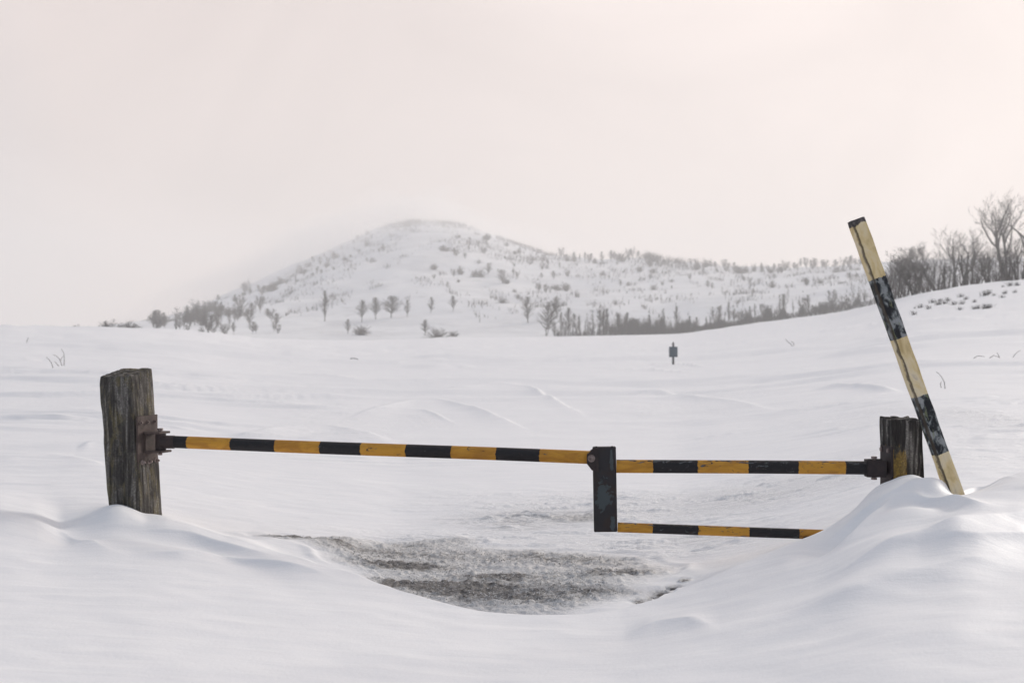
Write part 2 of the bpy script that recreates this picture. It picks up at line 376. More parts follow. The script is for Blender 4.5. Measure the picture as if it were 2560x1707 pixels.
# the swept patch of road under the barrier
def patch(x, y, d):
    s = poly_sdf(x, y, [(640, 1378), (760, 1371), (900, 1360), (1060, 1346), (1180, 1352), (1330, 1362), (1480, 1376), (1600, 1392), (1740, 1418), (1640, 1470), (1500, 1545), (1280, 1570), (1050, 1540), (850, 1450), (700, 1395)])
    s = s+.10*fbm(x*1.6, y*2.4, 77, 4)
    b = .32*sst(-.05, .45, s)
    for (u, v, ru, rv, k) in [(1010, 1415, 120, 10, .80), (1060, 1461, 150, 11, .85), (1290, 1465, 260, 38, .33), (1150, 1480, 150, 20, .30), (780, 1382, 110, 9, .42), (960, 1385, 200, 15, .34), (1240, 1438, 90, 8, .42),
                              (1350, 1390, 190, 14, .34), (1500, 1400, 120, 12, .22), (1330, 1495, 160, 12, .28), (1140, 1352, 60, 7, .32), (1000, 1362, 90, 7, .36), (1540, 1430, 110, 7, .5), (720, 1380, 60, 4, .6), (1240, 1438, 60, 5, .4), (1500, 1478, 110, 8, .35), (1440, 1300, 80, 10, .42)]:
        b = b+k*blob(x, y, u, v, ru, rv)
    for (u, v, ru, rv) in [(1608, 1500, 20, 8), (1634, 1488, 12, 5), (1655, 1478, 18, 6), (1685, 1467, 16, 4), (1712, 1456, 12, 3)]:
        b = b+1.1*blob(x, y, u, v, ru, rv)
    return np.clip(b, 0, 1)
bare = onlynear(patch, 16)*front
def dip(x, y, d):
    q = 0
    for (u, v, ru, rv) in [(1608, 1500, 20, 8), (1634, 1488, 12, 5), (1655, 1478, 18, 6), (1685, 1467, 16, 4)]: q = q-.03*blob(x, y, u, v, ru, rv)
    return q
def icef(x, y, d):
    return np.clip(1.0*blob(x, y, 1285, 1316, 75, 11)+.9*blob(x, y, 1440, 1297, 110, 14)+.7*blob(x, y, 1300, 1296, 100, 12)+.7*blob(x, y, 1790, 1358, 90, 12)+.4*blob(x, y, 1150, 1310, 90, 14)+.35*blob(x, y, 1900, 1290, 200, 30), 0, 1)
def crustf(x, y, d):
    b = blob(x, y, 1780, 1270, 420, 45)+.9*blob(x, y, 1350, 1300, 220, 30)+.8*blob(x, y, 1650, 1370, 350, 35)+.5*blob(x, y, 1100, 1350, 300, 20)+.5*blob(x, y, 2480, 1130, 150, 60)
    return np.clip(b+.28*sst(11, 14, d)*sst(60, 30, d)*sst(-.25, .35, fbm(x*.35, y*.22, 88, 3)), 0, 1)
ice = onlynear(icef, 40)*front; crust = onlynear(crustf, 60)*front
def rubble(x, y, d):
    k = int(len(d)); b = bare[:k]
    r_ = (.022*fbm(x*7, y*9, 51, 3, .6)+.016*np.clip(vn(x*26, y*26, 61), 0, 1))*sst(.08, .4, b)
    c = crust[:k]
    r_ = r_+.020*np.exp(-((b-.05)/.04)**2)*(.6+.8*vn(x*5, y*6, 66))*(b > 0)
    return r_+.070*c*np.clip(fbm(x*2.2+y*.6, y*5.5-x*.8, 71, 5, .66)-.06, 0, 1)
Z += onlynear(rubble, 60)+onlynear(dip, 12)
# the hill's gullies and shoulders
tt = np.clip((D-DB)/(hillt(U, 2)-DB), 0, 1)
Z += np.where(D > DB, (9*fbm(X/150, Y/260, 91, 4)+3*fbm(X/45, Y/60, 95, 3))*np.sin(math.pi*np.clip(tt, 0, 1))**.8+2.0*fbm(X/30, Y/30, 99, 2)*sst(.7, 1, tt), 0)
# behind the camera the field lies level
back = sst(R(55), R(110), abs(A)); Z = Z*(1-back)+back*(.35+.15*fbm(X*.2, Y*.2, 7, 3))*np.exp(-D/800)
H_, W_ = Z.shape
IDX = np.arange(H_*W_).reshape(H_, W_)
def grid_obj(name, r0, r1, mat):
    Vv = np.stack([X[r0:r1+1], Y[r0:r1+1], Z[r0:r1+1]], -1).reshape(-1, 3)
    I = np.arange((r1-r0+1)*W_).reshape(-1, W_)
    J = np.concatenate([I, I[:, :1]], 1)        # close the circle
    F = np.stack([J[:-1, :-1], J[:-1, 1:], J[1:, 1:], J[1:, :-1]], -1).reshape(-1, 4)
    me = quads_mesh(name, Vv, F)
    me.polygons.foreach_set('use_smooth', np.ones(len(me.polygons), bool))
    for nm, ar in (('bare', bare), ('ice', ice), ('crust', crust)):
        at = me.attributes.new(nm, 'FLOAT', 'POINT'); at.data.foreach_set('value', ar[r0:r1+1].astype(np.float32).ravel())
    o = link(name, me, mat); tag(o, kind='structure'); return o
ground = grid_obj('snow_ground', 0, nearrows, MS)
hill = grid_obj('hill', nearrows, H_-1, MH)
# close the small hole under the camera
k0 = np.stack([X[0], Y[0], Z[0]], -1); F0 = [tuple(range(W_))]
cap = raw('ground', k0, F0); link('ground', cap, MS); tag(bpy.data.objects['ground'], kind='structure')
def ground_z(x, y):
    """height of the built ground at a world point (bilinear on the grid)"""
    a = math.atan2(x, y); r_ = math.hypot(x, y); d = r_*math.cos(max(-R(33), min(R(33), a)))
    i = int(np.clip(np.searchsorted(rows, d)-1, 0, H_-2)); j = int(np.clip(np.searchsorted(AZ, a)-1, 0, W_-2))
    ti = min(max((d-rows[i])/(rows[i+1]-rows[i]), 0), 1); tj = (a-AZ[j])/(AZ[j+1]-AZ[j])
    return float((Z[i, j]*(1-tj)+Z[i, j+1]*tj)*(1-ti)+(Z[i+1, j]*(1-tj)+Z[i+1, j+1]*tj)*ti)

# ------------------------------------------------------------------ materials for built things
def mat_timber(name, yellow, seed, ylo=None, yhi=None):
    m = M(name); P = m.coord((1, 1, 1), loc=(seed, seed*2, 0))
    gr = m.noise(m.coord((26, 26, 2.0), loc=(seed, 0, seed)), 1.0, 7, 0.62, 0.5)
    bl = m.noise(m.coord((7, 7, 3.2), loc=(0, seed, 0)), 1.0, 6, 0.65, 0.8)
    bl2 = m.noise(m.coord((9, 9, 4), loc=(seed, 5, 0)), 1.3, 7, 0.7, 1.0)
    sp = m.noise(P, 70, 4, 0.7)
    c = m.ramp(gr, [(0.30, (0.018, 0.016, 0.016)), (0.42, (0.050, 0.045, 0.040)), (0.52, (0.135, 0.125, 0.112)), (0.66, (0.32, 0.30, 0.28))])
    if ylo is not None: c = m.mix(m.rng(gr, 0.62, 0.50, 0.0, 0.8), c, (0.016, 0.014, 0.015))
    c = m.mix(m.math('MULTIPLY', m.rng(bl, 0.50, 0.62), 0.75), c, (0.026, 0.023, 0.023))
    c = m.mix(m.math('MULTIPLY', m.rng(bl2, 0.53, 0.66), 0.5), c, (0.125, 0.118, 0.095))
    if yellow:
        yn = m.noise(m.coord((13, 13, 3.5), loc=(seed*3, 0, 2)), 1.0, 9, 0.75, 0.3)
        f = m.math('MULTIPLY', m.rng(yn, 0.50, 0.60), m.rng(sp, 0.25, 0.52))
        if ylo is not None:
            sz = m.n('ShaderNodeSeparateXYZ'); m.l(m.tc.outputs['Object'], sz.inputs[0])
            zr = m.rng(sz.outputs[2], yhi, ylo); xr = m.rng(sz.outputs[0], yellow[3], yellow[4])
            th = m.math('ADD', m.math('MULTIPLY', yn, 1.0), m.math('MULTIPLY', m.math('MULTIPLY', zr, xr), 0.42))
            f = m.rng(th, 0.70, 0.78)
        c = m.mix(m.math('MULTIPLY', f, 0.8 if ylo is not None else 0.36), c, yellow[:3])
    c = m.mix(m.math('MULTIPLY', m.rng(sp, 0.35, 0.55), 0.5), c, (0.03, 0.026, 0.025)); c = m.mix(m.rng(sp, 0.68, 0.76), c, (0.34, 0.34, 0.33))
    n = m.bump(gr, 0.9, 0.012); n = m.bump(bl2, 0.5, 0.01, n); n = m.bump(sp, 0.4, 0.003, n)
    return m.fin(c, 0.85, n, spec=0.2)
YEL = (0.56, 0.275, 0.033)
BLK = (0.009, 0.0085, 0.011)
def mat_bands(name, stops, length, seed, chip=0.0, top=0.0, yel=YEL):
    """painted bands along local X, with ragged paint edges and chips"""
    m = M(name); sep = m.n('ShaderNodeSeparateXYZ'); m.l(m.tc.outputs['Object'], sep.inputs[0])
    e1 = m.noise(m.coord(loc=(seed, 0, 0)), 55, 4, 0.6)
    x = m.math('ADD', sep.outputs[0], m.math('MULTIPLY', m.math('SUBTRACT', e1, 0.5), 0.020))
    x = m.math('DIVIDE', x, length)
    st = [(max(0, a/length), (0, 0, 0) if c_ == 'k' else (1, 1, 1)) for a, c_ in stops]
    isy = m.ramp(x, st, True)
    mot = m.noise(m.coord((5, 14, 14), loc=(seed, 3, 0)), 1.0, 5, 0.6, 0.6)
    mot2 = m.noise(m.coord((14, 20, 20), loc=(seed, 1, 5)), 1.4, 6, 0.65, 0.5)
    y = m.mix(m.rng(mot, 0.38, 0.65), yel, tuple(q*f for q, f in zip(yel, (.72, .66, .7))))
    y = m.mix(m.math('MULTIPLY', m.rng(mot2, 0.62, 0.72), 0.6), y, (0.20, 0.10, 0.03))
    k = m.mix(m.rng(mot2, 0.35, 0.7), BLK, (0.020, 0.018, 0.020))
    c = m.mix(isy, k, y)
    chn = m.noise(m.coord((9, 26, 26), loc=(seed*2, 0, 1)), 1.3, 6, 0.7, 0.8)
    zz = m.math('MULTIPLY', m.rng(sep.outputs[2], 0.012, 0.045), top)
    f = m.rng(m.math('ADD', chn, m.math('ADD', zz, chip)), 0.615, 0.635)
    pr = m.mix(m.rng(mot2, 0.45, 0.55), (0.035, 0.022, 0.018), (0.10, 0.11, 0.115))
    c = m.mix(f, c, pr)
    n = m.bump(m.math('SUBTRACT', 1.0, f), 0.6, 0.002); n = m.bump(mot2, 0.25, 0.002, n)
    return m.fin(c, m.rng(mot2, 0.3, 0.7, 0.5, 0.72), n, spec=0.28)
def mat_rust(name, seed, a=(0.060, 0.042, 0.038), b=(0.105, 0.075, 0.066), spotc=None):
    m = M(name); n1 = m.noise(m.coord(loc=(seed, 0, 0)), 14, 6, 0.65, 0.4); n2 = m.noise(m.coord(loc=(0, seed, 0)), 90, 4, 0.7)
    c = m.mix(m.rng(n1, 0.35, 0.65), a, b); c = m.mix(m.rng(n2, 0.6, 0.75), c, tuple(q*.5 for q in a))
    return m.fin(c, 0.7, m.bump(n2, 0.4, 0.002, m.bump(n1, 0.3, 0.004)), spec=0.35)
def mat_hinge():
    m = M('hinge_post_paint'); sep = m.n('ShaderNodeSeparateXYZ'); m.l(m.tc.outputs['Object'], sep.inputs[0])
    wob = m.noise(m.coord(loc=(4, 0, 2)), 22, 5, 0.7, 0.6)
    def spot(cx, cz, rx, rz, amp):
        dx = m.math('DIVIDE', m.math('SUBTRACT', sep.outputs[0], cx), rx); dz = m.math('DIVIDE', m.math('SUBTRACT', sep.outputs[2], cz), rz)
        d = m.math('SQRT', m.math('ADD', m.math('MULTIPLY', dx, dx), m.math('MULTIPLY', dz, dz)))
        return m.math('ADD', d, m.math('MULTIPLY', m.math('SUBTRACT', wob, 0.5), amp))
    f1 = m.rng(spot(-.012, .245, .052, .105, 3.6), 1.02, 0.94)
    f2 = m.rng(spot(.050, .500, .014, .070, 2.0), 1.02, 0.92)
    f3 = m.rng(spot(.050, .055, .018, .05, 2.2), 1.02, 0.92)
    f = m.math('MAXIMUM', m.math('MAXIMUM', f1, f2), f3)
    n1 = m.noise(m.coord(loc=(9, 0, 0)), 9, 5, 0.6)
    c = m.mix(m.rng(n1, 0.42, 0.6), (0.017, 0.015, 0.019), (0.024, 0.014, 0.012))
    c = m.mix(f, c, (0.048, 0.062, 0.068))
    n = m.bump(m.math('SUBTRACT', 1.0, f), 0.5, 0.002); n = m.bump(wob, 0.2, 0.003, n)
    return m.fin(c, 0.6, n, spec=0.4)
def mat_stick():
    m = M('leaning_beam_paint'); sep = m.n('ShaderNodeSeparateXYZ'); m.l(m.tc.outputs['Object'], sep.inputs[0])
    e1 = m.noise(m.coord(), 40, 4, 0.6)
    z = m.math('ADD', sep.outputs[2], m.math('MULTIPLY', m.math('SUBTRACT', e1, 0.5), 0.022))
    zz = m.math('DIVIDE', z, SL)
    isy = m.ramp(zz, [(0, (1, 1, 1)), (SB[0]/SL, (0, 0, 0)), (SB[1]/SL, (1, 1, 1)), (SB[2]/SL, (0, 0, 0)), (SB[3]/SL, (1, 1, 1))], True)
    mot = m.noise(m.coord((11, 11, 5)), 1.0, 5, 0.6, 0.5); pe = m.noise(m.coord((21, 21, 13), loc=(3, 1, 7)), 1.0, 5, 0.55, 0.4)
    pe2 = m.noise(m.coord((20, 20, 8), loc=(8, 1, 2)), 1.0, 4, 0.6, 1.0)
    y = m.ramp(mot, [(0.34, (0.50, 0.37, 0.18)), (0.46, (0.68, 0.54, 0.30)), (0.58, (0.72, 0.61, 0.42)), (0.70, (0.54, 0.45, 0.35))])
    k = m.ramp(pe, [(0.40, (0.012, 0.012, 0.016)), (0.47, (0.028, 0.031, 0.036)), (0.49, (0.075, 0.082, 0.086)), (0.53, (0.11, 0.12, 0.122)), (0.55, (0.22, 0.23, 0.235)), (0.66, (0.28, 0.29, 0.295))])
    k = m.mix(m.math('MULTIPLY', m.rng(pe2, 0.60, 0.64), 0.7), k, (0.16, 0.18, 0.10))
    c = m.mix(isy, k, y)
    # dark split weathering along the left arris, and the bare top
    stx = m.math('ADD', sep.outputs[0], m.math('MULTIPLY', m.math('SUBTRACT', m.noise(m.coord((1, 1, 2.5)), 5, 4, 0.6), 0.5), 0.022))
    st_ = m.math('MULTIPLY', m.rng(stx, SX-.009, SX-.002), m.rng(stx, SX+.009, SX+.002))
    c = m.mix(m.math('MULTIPLY', st_, 0.85), c, (0.055, 0.040, 0.026))
    tp = m.math('ADD', m.math('SUBTRACT', sep.outputs[2], SL-.05), m.math('MULTIPLY', m.math('SUBTRACT', mot, 0.5), 0.10))
    tp = m.math('SUBTRACT', tp, m.math('MULTIPLY', m.rng(m.math('ABSOLUTE', m.math('SUBTRACT', sep.outputs[0], .02)), 0.05, 0.0), 0.03))
    c = m.mix(m.rng(tp, -0.004, 0.004), c, m.mix(m.rng(pe, 0.4, 0.6), (0.045, 0.040, 0.040), (0.13, 0.11, 0.11)))
    n = m.bump(pe, 0.5, 0.004); n = m.bump(m.noise(m.coord((40, 40, 3)), 1.0, 5, 0.6), 0.35, 0.003, n)
    return m.fin(c, 0.75, n, spec=0.3)
RUST = mat_rust('rusty_bracket_steel', 3); RUSTD = mat_rust('dark_rusty_steel', 7, (0.022, 0.016, 0.018), (0.040, 0.026, 0.025))
BOLT = mat_rust('bolt_steel', 5, (0.11, 0.08, 0.073), (0.36, 0.29, 0.27))

# ------------------------------------------------------------------ timber posts
def timber(name, cs_b, cs_t, mat, parent, loc, seed, nu=26, nv=90, crack=.009, rnd=.006, big_=.0010, wear=.006):
    """square timber with split, worn faces. cs_b, cs_t: four corners (counter-clockwise from above), bottom and top"""
    cb = np.array(cs_b, float); ct = np.array(cs_t, float); cen = cb.mean(0); cent = ct.mean(0)
    ring = []
    for k in range(4):
        for i in range(nu): ring.append((k, i/nu))
    V = []; n = len(ring)
    t = np.linspace(0, 1, nv)
    ka = np.array([r_[0] for r_ in ring]); fa = np.array([r_[1] for r_ in ring])
    H = float(np.linalg.norm(cent-cen))
    for j, tj in enumerate(t):
        cc = cb*(1-tj)+ct*tj; c0 = cc.mean(0)
        p = cc[ka]*(1-fa)[:, None]+cc[(ka+1) % 4]*fa[:, None]
        q = p-c0; d = np.linalg.norm(q[:, :2], axis=1)+1e-9
        half = np.linalg.norm(cc[0]-cc[1])/2
        edge = np.minimum(fa, 1-fa)
        r_in = rnd*np.exp(-edge*nu/1.6)*(1+.8*vn(np.full(n, tj*H*9), ka*3.3+np.round(fa), seed+4))
        s = ka+fa
        a = vn(s*9.0, np.full(n, tj*H*1.1+seed), seed)+.6*vn(s*21, np.full(n, tj*H*2.0), seed+1)
        crk = np.clip(a-.62, 0, 1)*crack*3.0
        big = big_*vn(s*2, np.full(n, tj*H*3), seed+2)
        inn = r_in+crk+big
        inn = inn+(wear*np.exp(-(1-tj)*H/.03))          # worn top edge
        p = p-q/d[:, None]*np.minimum(inn, half*.4)[:, None]*np.array([1, 1, 0])
        if j == nv-1: p[:, 2] += -crack*.7*np.clip(vn(s*7, np.zeros(n), seed+9)+.3, 0, 1)-crk*.9
        V.append(p)
    V = np.concatenate(V)
    F = []
    for j in range(nv-1):
        for i in range(n):
            F.append((j*n+i, j*n+(i+1) % n, (j+1)*n+(i+1) % n, (j+1)*n+i))
    # end grain: concentric rings to the middle
    top = V[(nv-1)*n:]; c0 = top.mean(0); base_i = (nv-1)*n; VV = [V]
    rngs = 5
    for r_ in range(1, rngs):
        q = c0+(top-c0)*(1-r_/rngs); q[:, 2] += .004*vn(q[:, 0]*60, q[:, 1]*60, seed+5); VV.append(q)
        b2 = nv*n+(r_-1)*n
        for i in range(n): F.append((base_i+i, base_i+(i+1) % n, b2+(i+1) % n, b2+i))
        base_i = b2
    F.append(tuple(base_i+i for i in range(n)))
    V = np.concatenate(VV)-np.array(loc)
    return link(name, raw(name, V, F), mat, parent, smooth=True)

# left gatepost
n_ = Vector((math.cos(R(-20)), math.sin(R(-20)), 0)); m_ = Vector((-n_.y*-1*-1, 0, 0))
m_ = Vector((n_.y, -n_.x, 0))          # normal of the face turned to the camera
S_ = 0.29
Fc = Vector((-2.796, 10.72, 0.286)); lean = Vector((-.080, .012, 1.0))/1.05; lean.z = 1.0
def fpt(z, a, b):      # a along -n (to the left), b along -m (away), at height z
    return Fc+lean*(z-.286)*1.0-n_*a*S_-m_*b*S_
zb_ = -0.15
corn_b = [fpt(zb_, 1, 0), fpt(zb_, 0, 0), fpt(zb_, 0, 1), fpt(zb_, 1, 1)]
corn_t = [fpt(1.340, 1, 0), fpt(1.350, 0, 0), fpt(1.405, 0, 1), fpt(1.398, 1, 1)]
lp = tuple(fpt(.1, .5, .5)); lp = (lp[0], lp[1], 0.1)
gp = empty('gatepost', lp, label='tall weathered square timber post with rusty hinge bracket, left end of barrier', cat='gatepost', group='timber posts of the barrier')
timber('post', corn_b, corn_t, mat_timber('weathered_timber', (0.33, 0.27, 0.10), 1.0), gp, lp, 3)
zc_ = 0.845
def onface(z, b, out_): return fpt(z, 0, b)+n_*out_-Vector(lp)
rotf = Matrix((n_, -m_, Vector((0, 0, 1)))).transposed()
tl = lean.normalized(); rotp = basis(n_, tl); 
bm = bmesh.new(); add_box(bm, onface(zc_, .49, .004), (.014, .265, .40), rotp, .002)
pl = from_bm('mounting_plate', bm, RUST, gp)
for zz in (zc_+.150, zc_-.150):
    for b in (.17, .48, .80):
        bm = bmesh.new(); p = onface(zz, b, .010); add_cyl(bm, p, p+n_*.004, .019, 16); add_cyl(bm, p+n_*.004, p+n_*.020, .0135, 6); add_cyl(bm, p+n_*.02, p+n_*.030, .008, 12)
        from_bm('bolt', bm, BOLT, pl)
bm = bmesh.new()
for zz in (zc_+.072, zc_-.072):
    add_box(bm, onface(zz, .52, .086), (.152, .15, .016), rotf, .002)
add_box(bm, onface(zc_, .52, .018), (.012, .11, .128), rotf, .001)
from_bm('clevis', bm, RUST, gp)
bm = bmesh.new(); p = onface(zc_, .52, .115); add_cyl(bm, p-Vector((0, 0, .10)), p+Vector((0, 0, .100)), .016, 16)
add_cyl(bm, p+Vector((0, 0, .088)), p+Vector((0, 0, .104)), .024, 6)
from_bm('hinge_pin', bm, BOLT, gp)

# ------------------------------------------------------------------ the barrier
def s_at(u, P0, c):
    k = (u-U0)/FPX; return (k*P0.y-P0.x)/(c.x-k*c.y)
P0 = Vector(((418-U0)/FPX*10.84, 10.84, zv(1104.0, 10.84))); P1 = Vector(((1476-U0)/FPX*10.0, 10.0, zv(1143.0, 10.0)))
gate = empty('barrier_gate', (P1.x, P1.y, 0.28), label='yellow and black striped pipe barrier hung across the snowy track', cat='barrier')
GL = Vector(gate.location)
def pipe(name, A_, B_, r_, bands, seed, chip, top, mat=None, extra=None):
    c = (B_-A_).normalized(); Ln = (B_-A_).length
    st = []
    for u, col in bands: st.append((0.0 if u is None else s_at(u, A_, c), col))
    bm = bmesh.new(); seg = 28; nl = 60
    rg = []
    for j in range(nl+1):
        x = Ln*j/nl; o_ = .0015*math.sin(x*2.3+seed)
        rg.append([bm.verts.new((x, (r_)*math.cos(2*math.pi*i/seg), (r_)*math.sin(2*math.pi*i/seg)+o_)) for i in range(seg)])
    for j in range(nl):
        for i in range(seg): bm.faces.new((rg[j][i], rg[j][(i+1) % seg], rg[j+1][(i+1) % seg], rg[j+1][i]))
    bm.faces.new(rg[0]); bm.faces.new(rg[-1])
    o = from_bm(name, bm, mat_bands(name+'_paint', st, Ln, seed, chip, top), gate, smooth=True)
    o.matrix_local = Matrix.Translation(A_-GL) @ basis(c).to_4x4()
    return o
o = pipe('long_pipe', P0, P1, .0465, [(None, 'k'), (469, 'y'), (579, 'k'), (690, 'y'), (800, 'k'), (905, 'y'), (1016, 'k'), (1127, 'y'), (1241, 'k'), (1351, 'y')], 2, -.02, .0)
# socket at the hinge
cL = (P1-P0).normalized()
bm = bmesh.new(); q = onface(zc_, .52, .12)+Vector(lp)-GL
add_cyl(bm, q-Vector((0, 0, .062)), q+Vector((0, 0, .062)), .040, 24)
add_cyl(bm, q, P0-GL+cL*.06, .050, 24)
from_bm('hinge_socket', bm, RUSTD, gate)
# hinge post: a steel box hung between the long pipe and the short pipes
HX, HY = (1514-U0)/FPX*9.97, 9.97
hz0, hz1 = zv(1329, 9.94), zv(1117, 9.94)
cR = Vector((1, -.045, 0)).normalized()
hp = Vector((HX, HY, hz0))
rx = basis(cR)
bm = bmesh.new(); add_box(bm, (0, 0, (hz1-hz0)/2), (.163, .075, hz1-hz0), None, .004)
for sx in (-.055, .055): add_box(bm, (sx, -.036, (hz1-hz0)+.003), (.012, .006, .008), None, .001)
o = from_bm('hinge_post', bm, mat_hinge(), gate); o.matrix_local = Matrix.Translation(hp-GL) @ rx.to_4x4() @ Matrix.Rotation(R(-1.0), 4, 'Y')
# knuckle plates with clipped corners, either side of the long pipe
bm = bmesh.new(); H = hz1-hz0
for yy in (-.052, .044):
    pr = [(-.050, H-.004), (-.075, H-.006), (-.132, H-.050), (-.132, H-.115), (-.098, H-.160), (-.050, H-.175)]
    a = [bm.verts.new((x, yy, z)) for x, z in pr]; b = [bm.verts.new((x, yy+.010, z)) for x, z in pr]
    bm.faces.new(a); bm.faces.new(b[::-1])
    for i in range(len(pr)): bm.faces.new((a[i], a[(i+1) % len(pr)], b[(i+1) % len(pr)], b[i]))
kn = from_bm('knuckle_plate', bm, RUSTD, gate); kn.matrix_local = Matrix.Translation(hp-GL) @ rx.to_4x4()
bm = bmesh.new(); add_cyl(bm, (-.100, -.058, H-.078), (-.100, .062, H-.078), .026, 24); add_cyl(bm, (-.100, -.072, H-.078), (-.100, -.058, H-.078), .016, 6)
o = from_bm('pivot_bolt', bm, BOLT, gate); o.matrix_local = Matrix.Translation(hp-GL) @ rx.to_4x4()
# short pipes
A1 = Vector(((1541-U0)/FPX*9.95, 9.95, zv(1164.5, 9.95))); B1 = Vector(((2178-U0)/FPX*9.84, 9.84, zv(1169.5, 9.84)))
pipe('short_upper_pipe', A1, B1, .0465, [(None, 'y'), (1631, 'k'), (1742, 'y'), (1869, 'k'), (1994, 'y'), (2112, 'k')], 5, .0, .11)
A2 = Vector(((1544-U0)/FPX*9.95, 9.95, zv(1318, 9.95))); B2 = Vector(((2170-U0)/FPX*9.84, 9.84, zv(1339, 9.84)))
pipe('short_lower_pipe', A2, B2, .0345, [(None, 'y'), (1630, 'k'), (1744, 'y'), (1870, 'k'), (1997, 'y')], 8, .02, .10)
# latch clevis at the far end
bm = bmesh.new()
lc = Vector(((2188-U0)/FPX*9.83, 9.83, zv(1169.5, 9.83)))-GL
for sy in (-1, 1): add_box(bm, lc+Vector((0, sy*.052, 0)), (.125, .010, .118), None, .002)
add_box(bm, lc+Vector((-.060, 0, 0)), (.012, .094, .118), None, .001)
from_bm('latch_clevis', bm, RUSTD, gate)
bm = bmesh.new(); q = lc+Vector((-.008, 0, 0)); add_cyl(bm, q-Vector((0, 0, .072)), q+Vector((0, 0, .070)), .012, 12)
for s in (1, -1): add_cyl(bm, q+Vector((0, 0, s*.066)), q+Vector((0, 0, s*.080)), .021, 6)
from_bm('latch_bolt', bm, BOLT, gate)

# right gatepost
rc = Vector(((2260-U0)/FPX*9.86, 9.90, 0)); S2 = .225; a2 = R(8)
n2 = Vector((math.cos(a2), math.sin(a2), 0)); m2 = Vector((n2.y, -n2.x, 0))
def rp(z, i, j): return rc+Vector((-.045*(z-.7), .0, z))+n2*i*S2/2-m2*j*S2/2
zt = zv(1048, 9.80)
rl = (rc.x, rc.y, .1)
gp2 = empty('gatepost', rl, label='short dark timber stub post with yellow paint remnants, half buried beside the leaning beam', cat='gatepost', group='timber posts of the barrier')
timber('post', [rp(-.1, -1, -1), rp(-.1, 1, -1), rp(-.1, 1, 1), rp(-.1, -1, 1)], [rp(zt, -1, -1), rp(zt-.002, 1, -1), rp(zt+.012, 1, 1), rp(zt+.012, -1, 1)],
       mat_timber('dark_timber', (0.42, 0.27, 0.06, .04, -.03), 6.0, .62, .92), gp2, rl, 12, crack=.016)
rot2 = Matrix((n2, -m2, Vector((0, 0, 1)))).transposed()
bm = bmesh.new(); pc = rp(.72, -1, -.1)-Vector(rl)-n2*.006; add_box(bm, pc, (.014, .20, .34), rot2, .002)
pl2 = from_bm('mounting_plate', bm, RUSTD, gp2)
for zz in (.14, -.13):
    for yy in (-.07, .05):
        bm = bmesh.new(); q = pc+Vector((0, 0, zz))-m2*-yy-n2*.006; add_cyl(bm, q, q-n2*.012, .016, 6); from_bm('bolt', bm, BOLT, pl2)
bm = bmesh.new()
add_box(bm, Vector((pc.x-.012, pc.y, lc.z+GL.z-rl[2])), (.012, .085, .095), None, .001)
for zz in (.064, -.064): add_box(bm, Vector((pc.x-.07, pc.y, lc.z+GL.z-rl[2]+zz*.62)), (.13, .075, .012), None, .001)
from_bm('clevis', bm, RUSTD, gp2)

# leaning square beam
Dq = 9.58
tp_ = Vector(((2140-U0)/FPX*Dq, Dq, zv(549, Dq))); bt_ = Vector(((2384-U0)/FPX*(Dq-.02), Dq-.02, zv(1226, Dq-.02)))
ax = (tp_-bt_).normalized(); org = bt_-ax*.45; SL = (tp_-org).length
def sl_at(u, v):      # length along the beam at a row
    f = (v-549)/(1226-549); return SL-f*(SL-.45)
SB = [sl_at(0, 1133), sl_at(0, 990), sl_at(0, 848), sl_at(0, 696)]
SBs = SB
hw = .0465
th_ = R(11); 
beam = empty('leaning_beam', tuple(org), label='long square beam in faded yellow and black bands, leaning beside the short post', cat='beam')
xax = Vector((1, 0, 0)); zax = ax; yax = zax.cross(xax).normalized(); xax = yax.cross(zax).normalized()
RB = Matrix((xax, yax, zax)).transposed()
cs = [(-1, -1), (1, -1), (1, 1), (-1, 1)]
rcs = [(hw*(x*math.cos(th_)-y*math.sin(th_)), hw*(x*math.sin(th_)+y*math.cos(th_))) for x, y in cs]
SX = rcs[0][0]
b_ = timber('beam', [(x, y, 0) for x, y in rcs], [(x, y, SL) for x, y in rcs], mat_stick(), beam, (0, 0, 0), 21, nu=12, nv=120, crack=.002, rnd=.0025, big_=.0010, wear=.002)
b_.matrix_local = RB.to_4x4()

# ------------------------------------------------------------------ sign
su, sv_ = 1683, 912
Dg = D_at(su, sv_, 14); sx = (su-U0)/FPX*Dg; pxm = Dg/FPX
sz_ = ground_z(sx, Dg); hpost = 54*pxm
sg = empty('signboard', (sx, Dg, sz_), label='small grey square signboard on a thin post, standing alone in the snowfield', cat='sign')
gm = M('sign_grey').fin((0.17, 0.19, 0.205), 0.6); gw = M('sign_post_wood').fin((0.22, 0.21, 0.205), 0.8)
bm = bmesh.new(); add_box(bm, (0, 0, hpost/2-.15), (5.2*pxm, 5.2*pxm, hpost+.3), None, .01)
add_cyl(bm, (0, 0, hpost-.002), (0, 0, hpost+3*pxm), 2.6*pxm, 8, .3*pxm)
from_bm('post', bm, gw, sg)
bm = bmesh.new(); add_box(bm, (-.3*pxm, -4.6*pxm, hpost-24*pxm+1.5*pxm), (21.5*pxm, 2.2*pxm, 26*pxm), None, .012); bd = from_bm('board', bm, gm, sg)
for zz in (-9, 6):
    bm = bmesh.new(); add_box(bm, (-.3*pxm, -3.0*pxm, hpost-22.5*pxm+zz*pxm), (20*pxm, 1.0*pxm, 2*pxm), None, .004); from_bm('batten', bm, gw, sg)

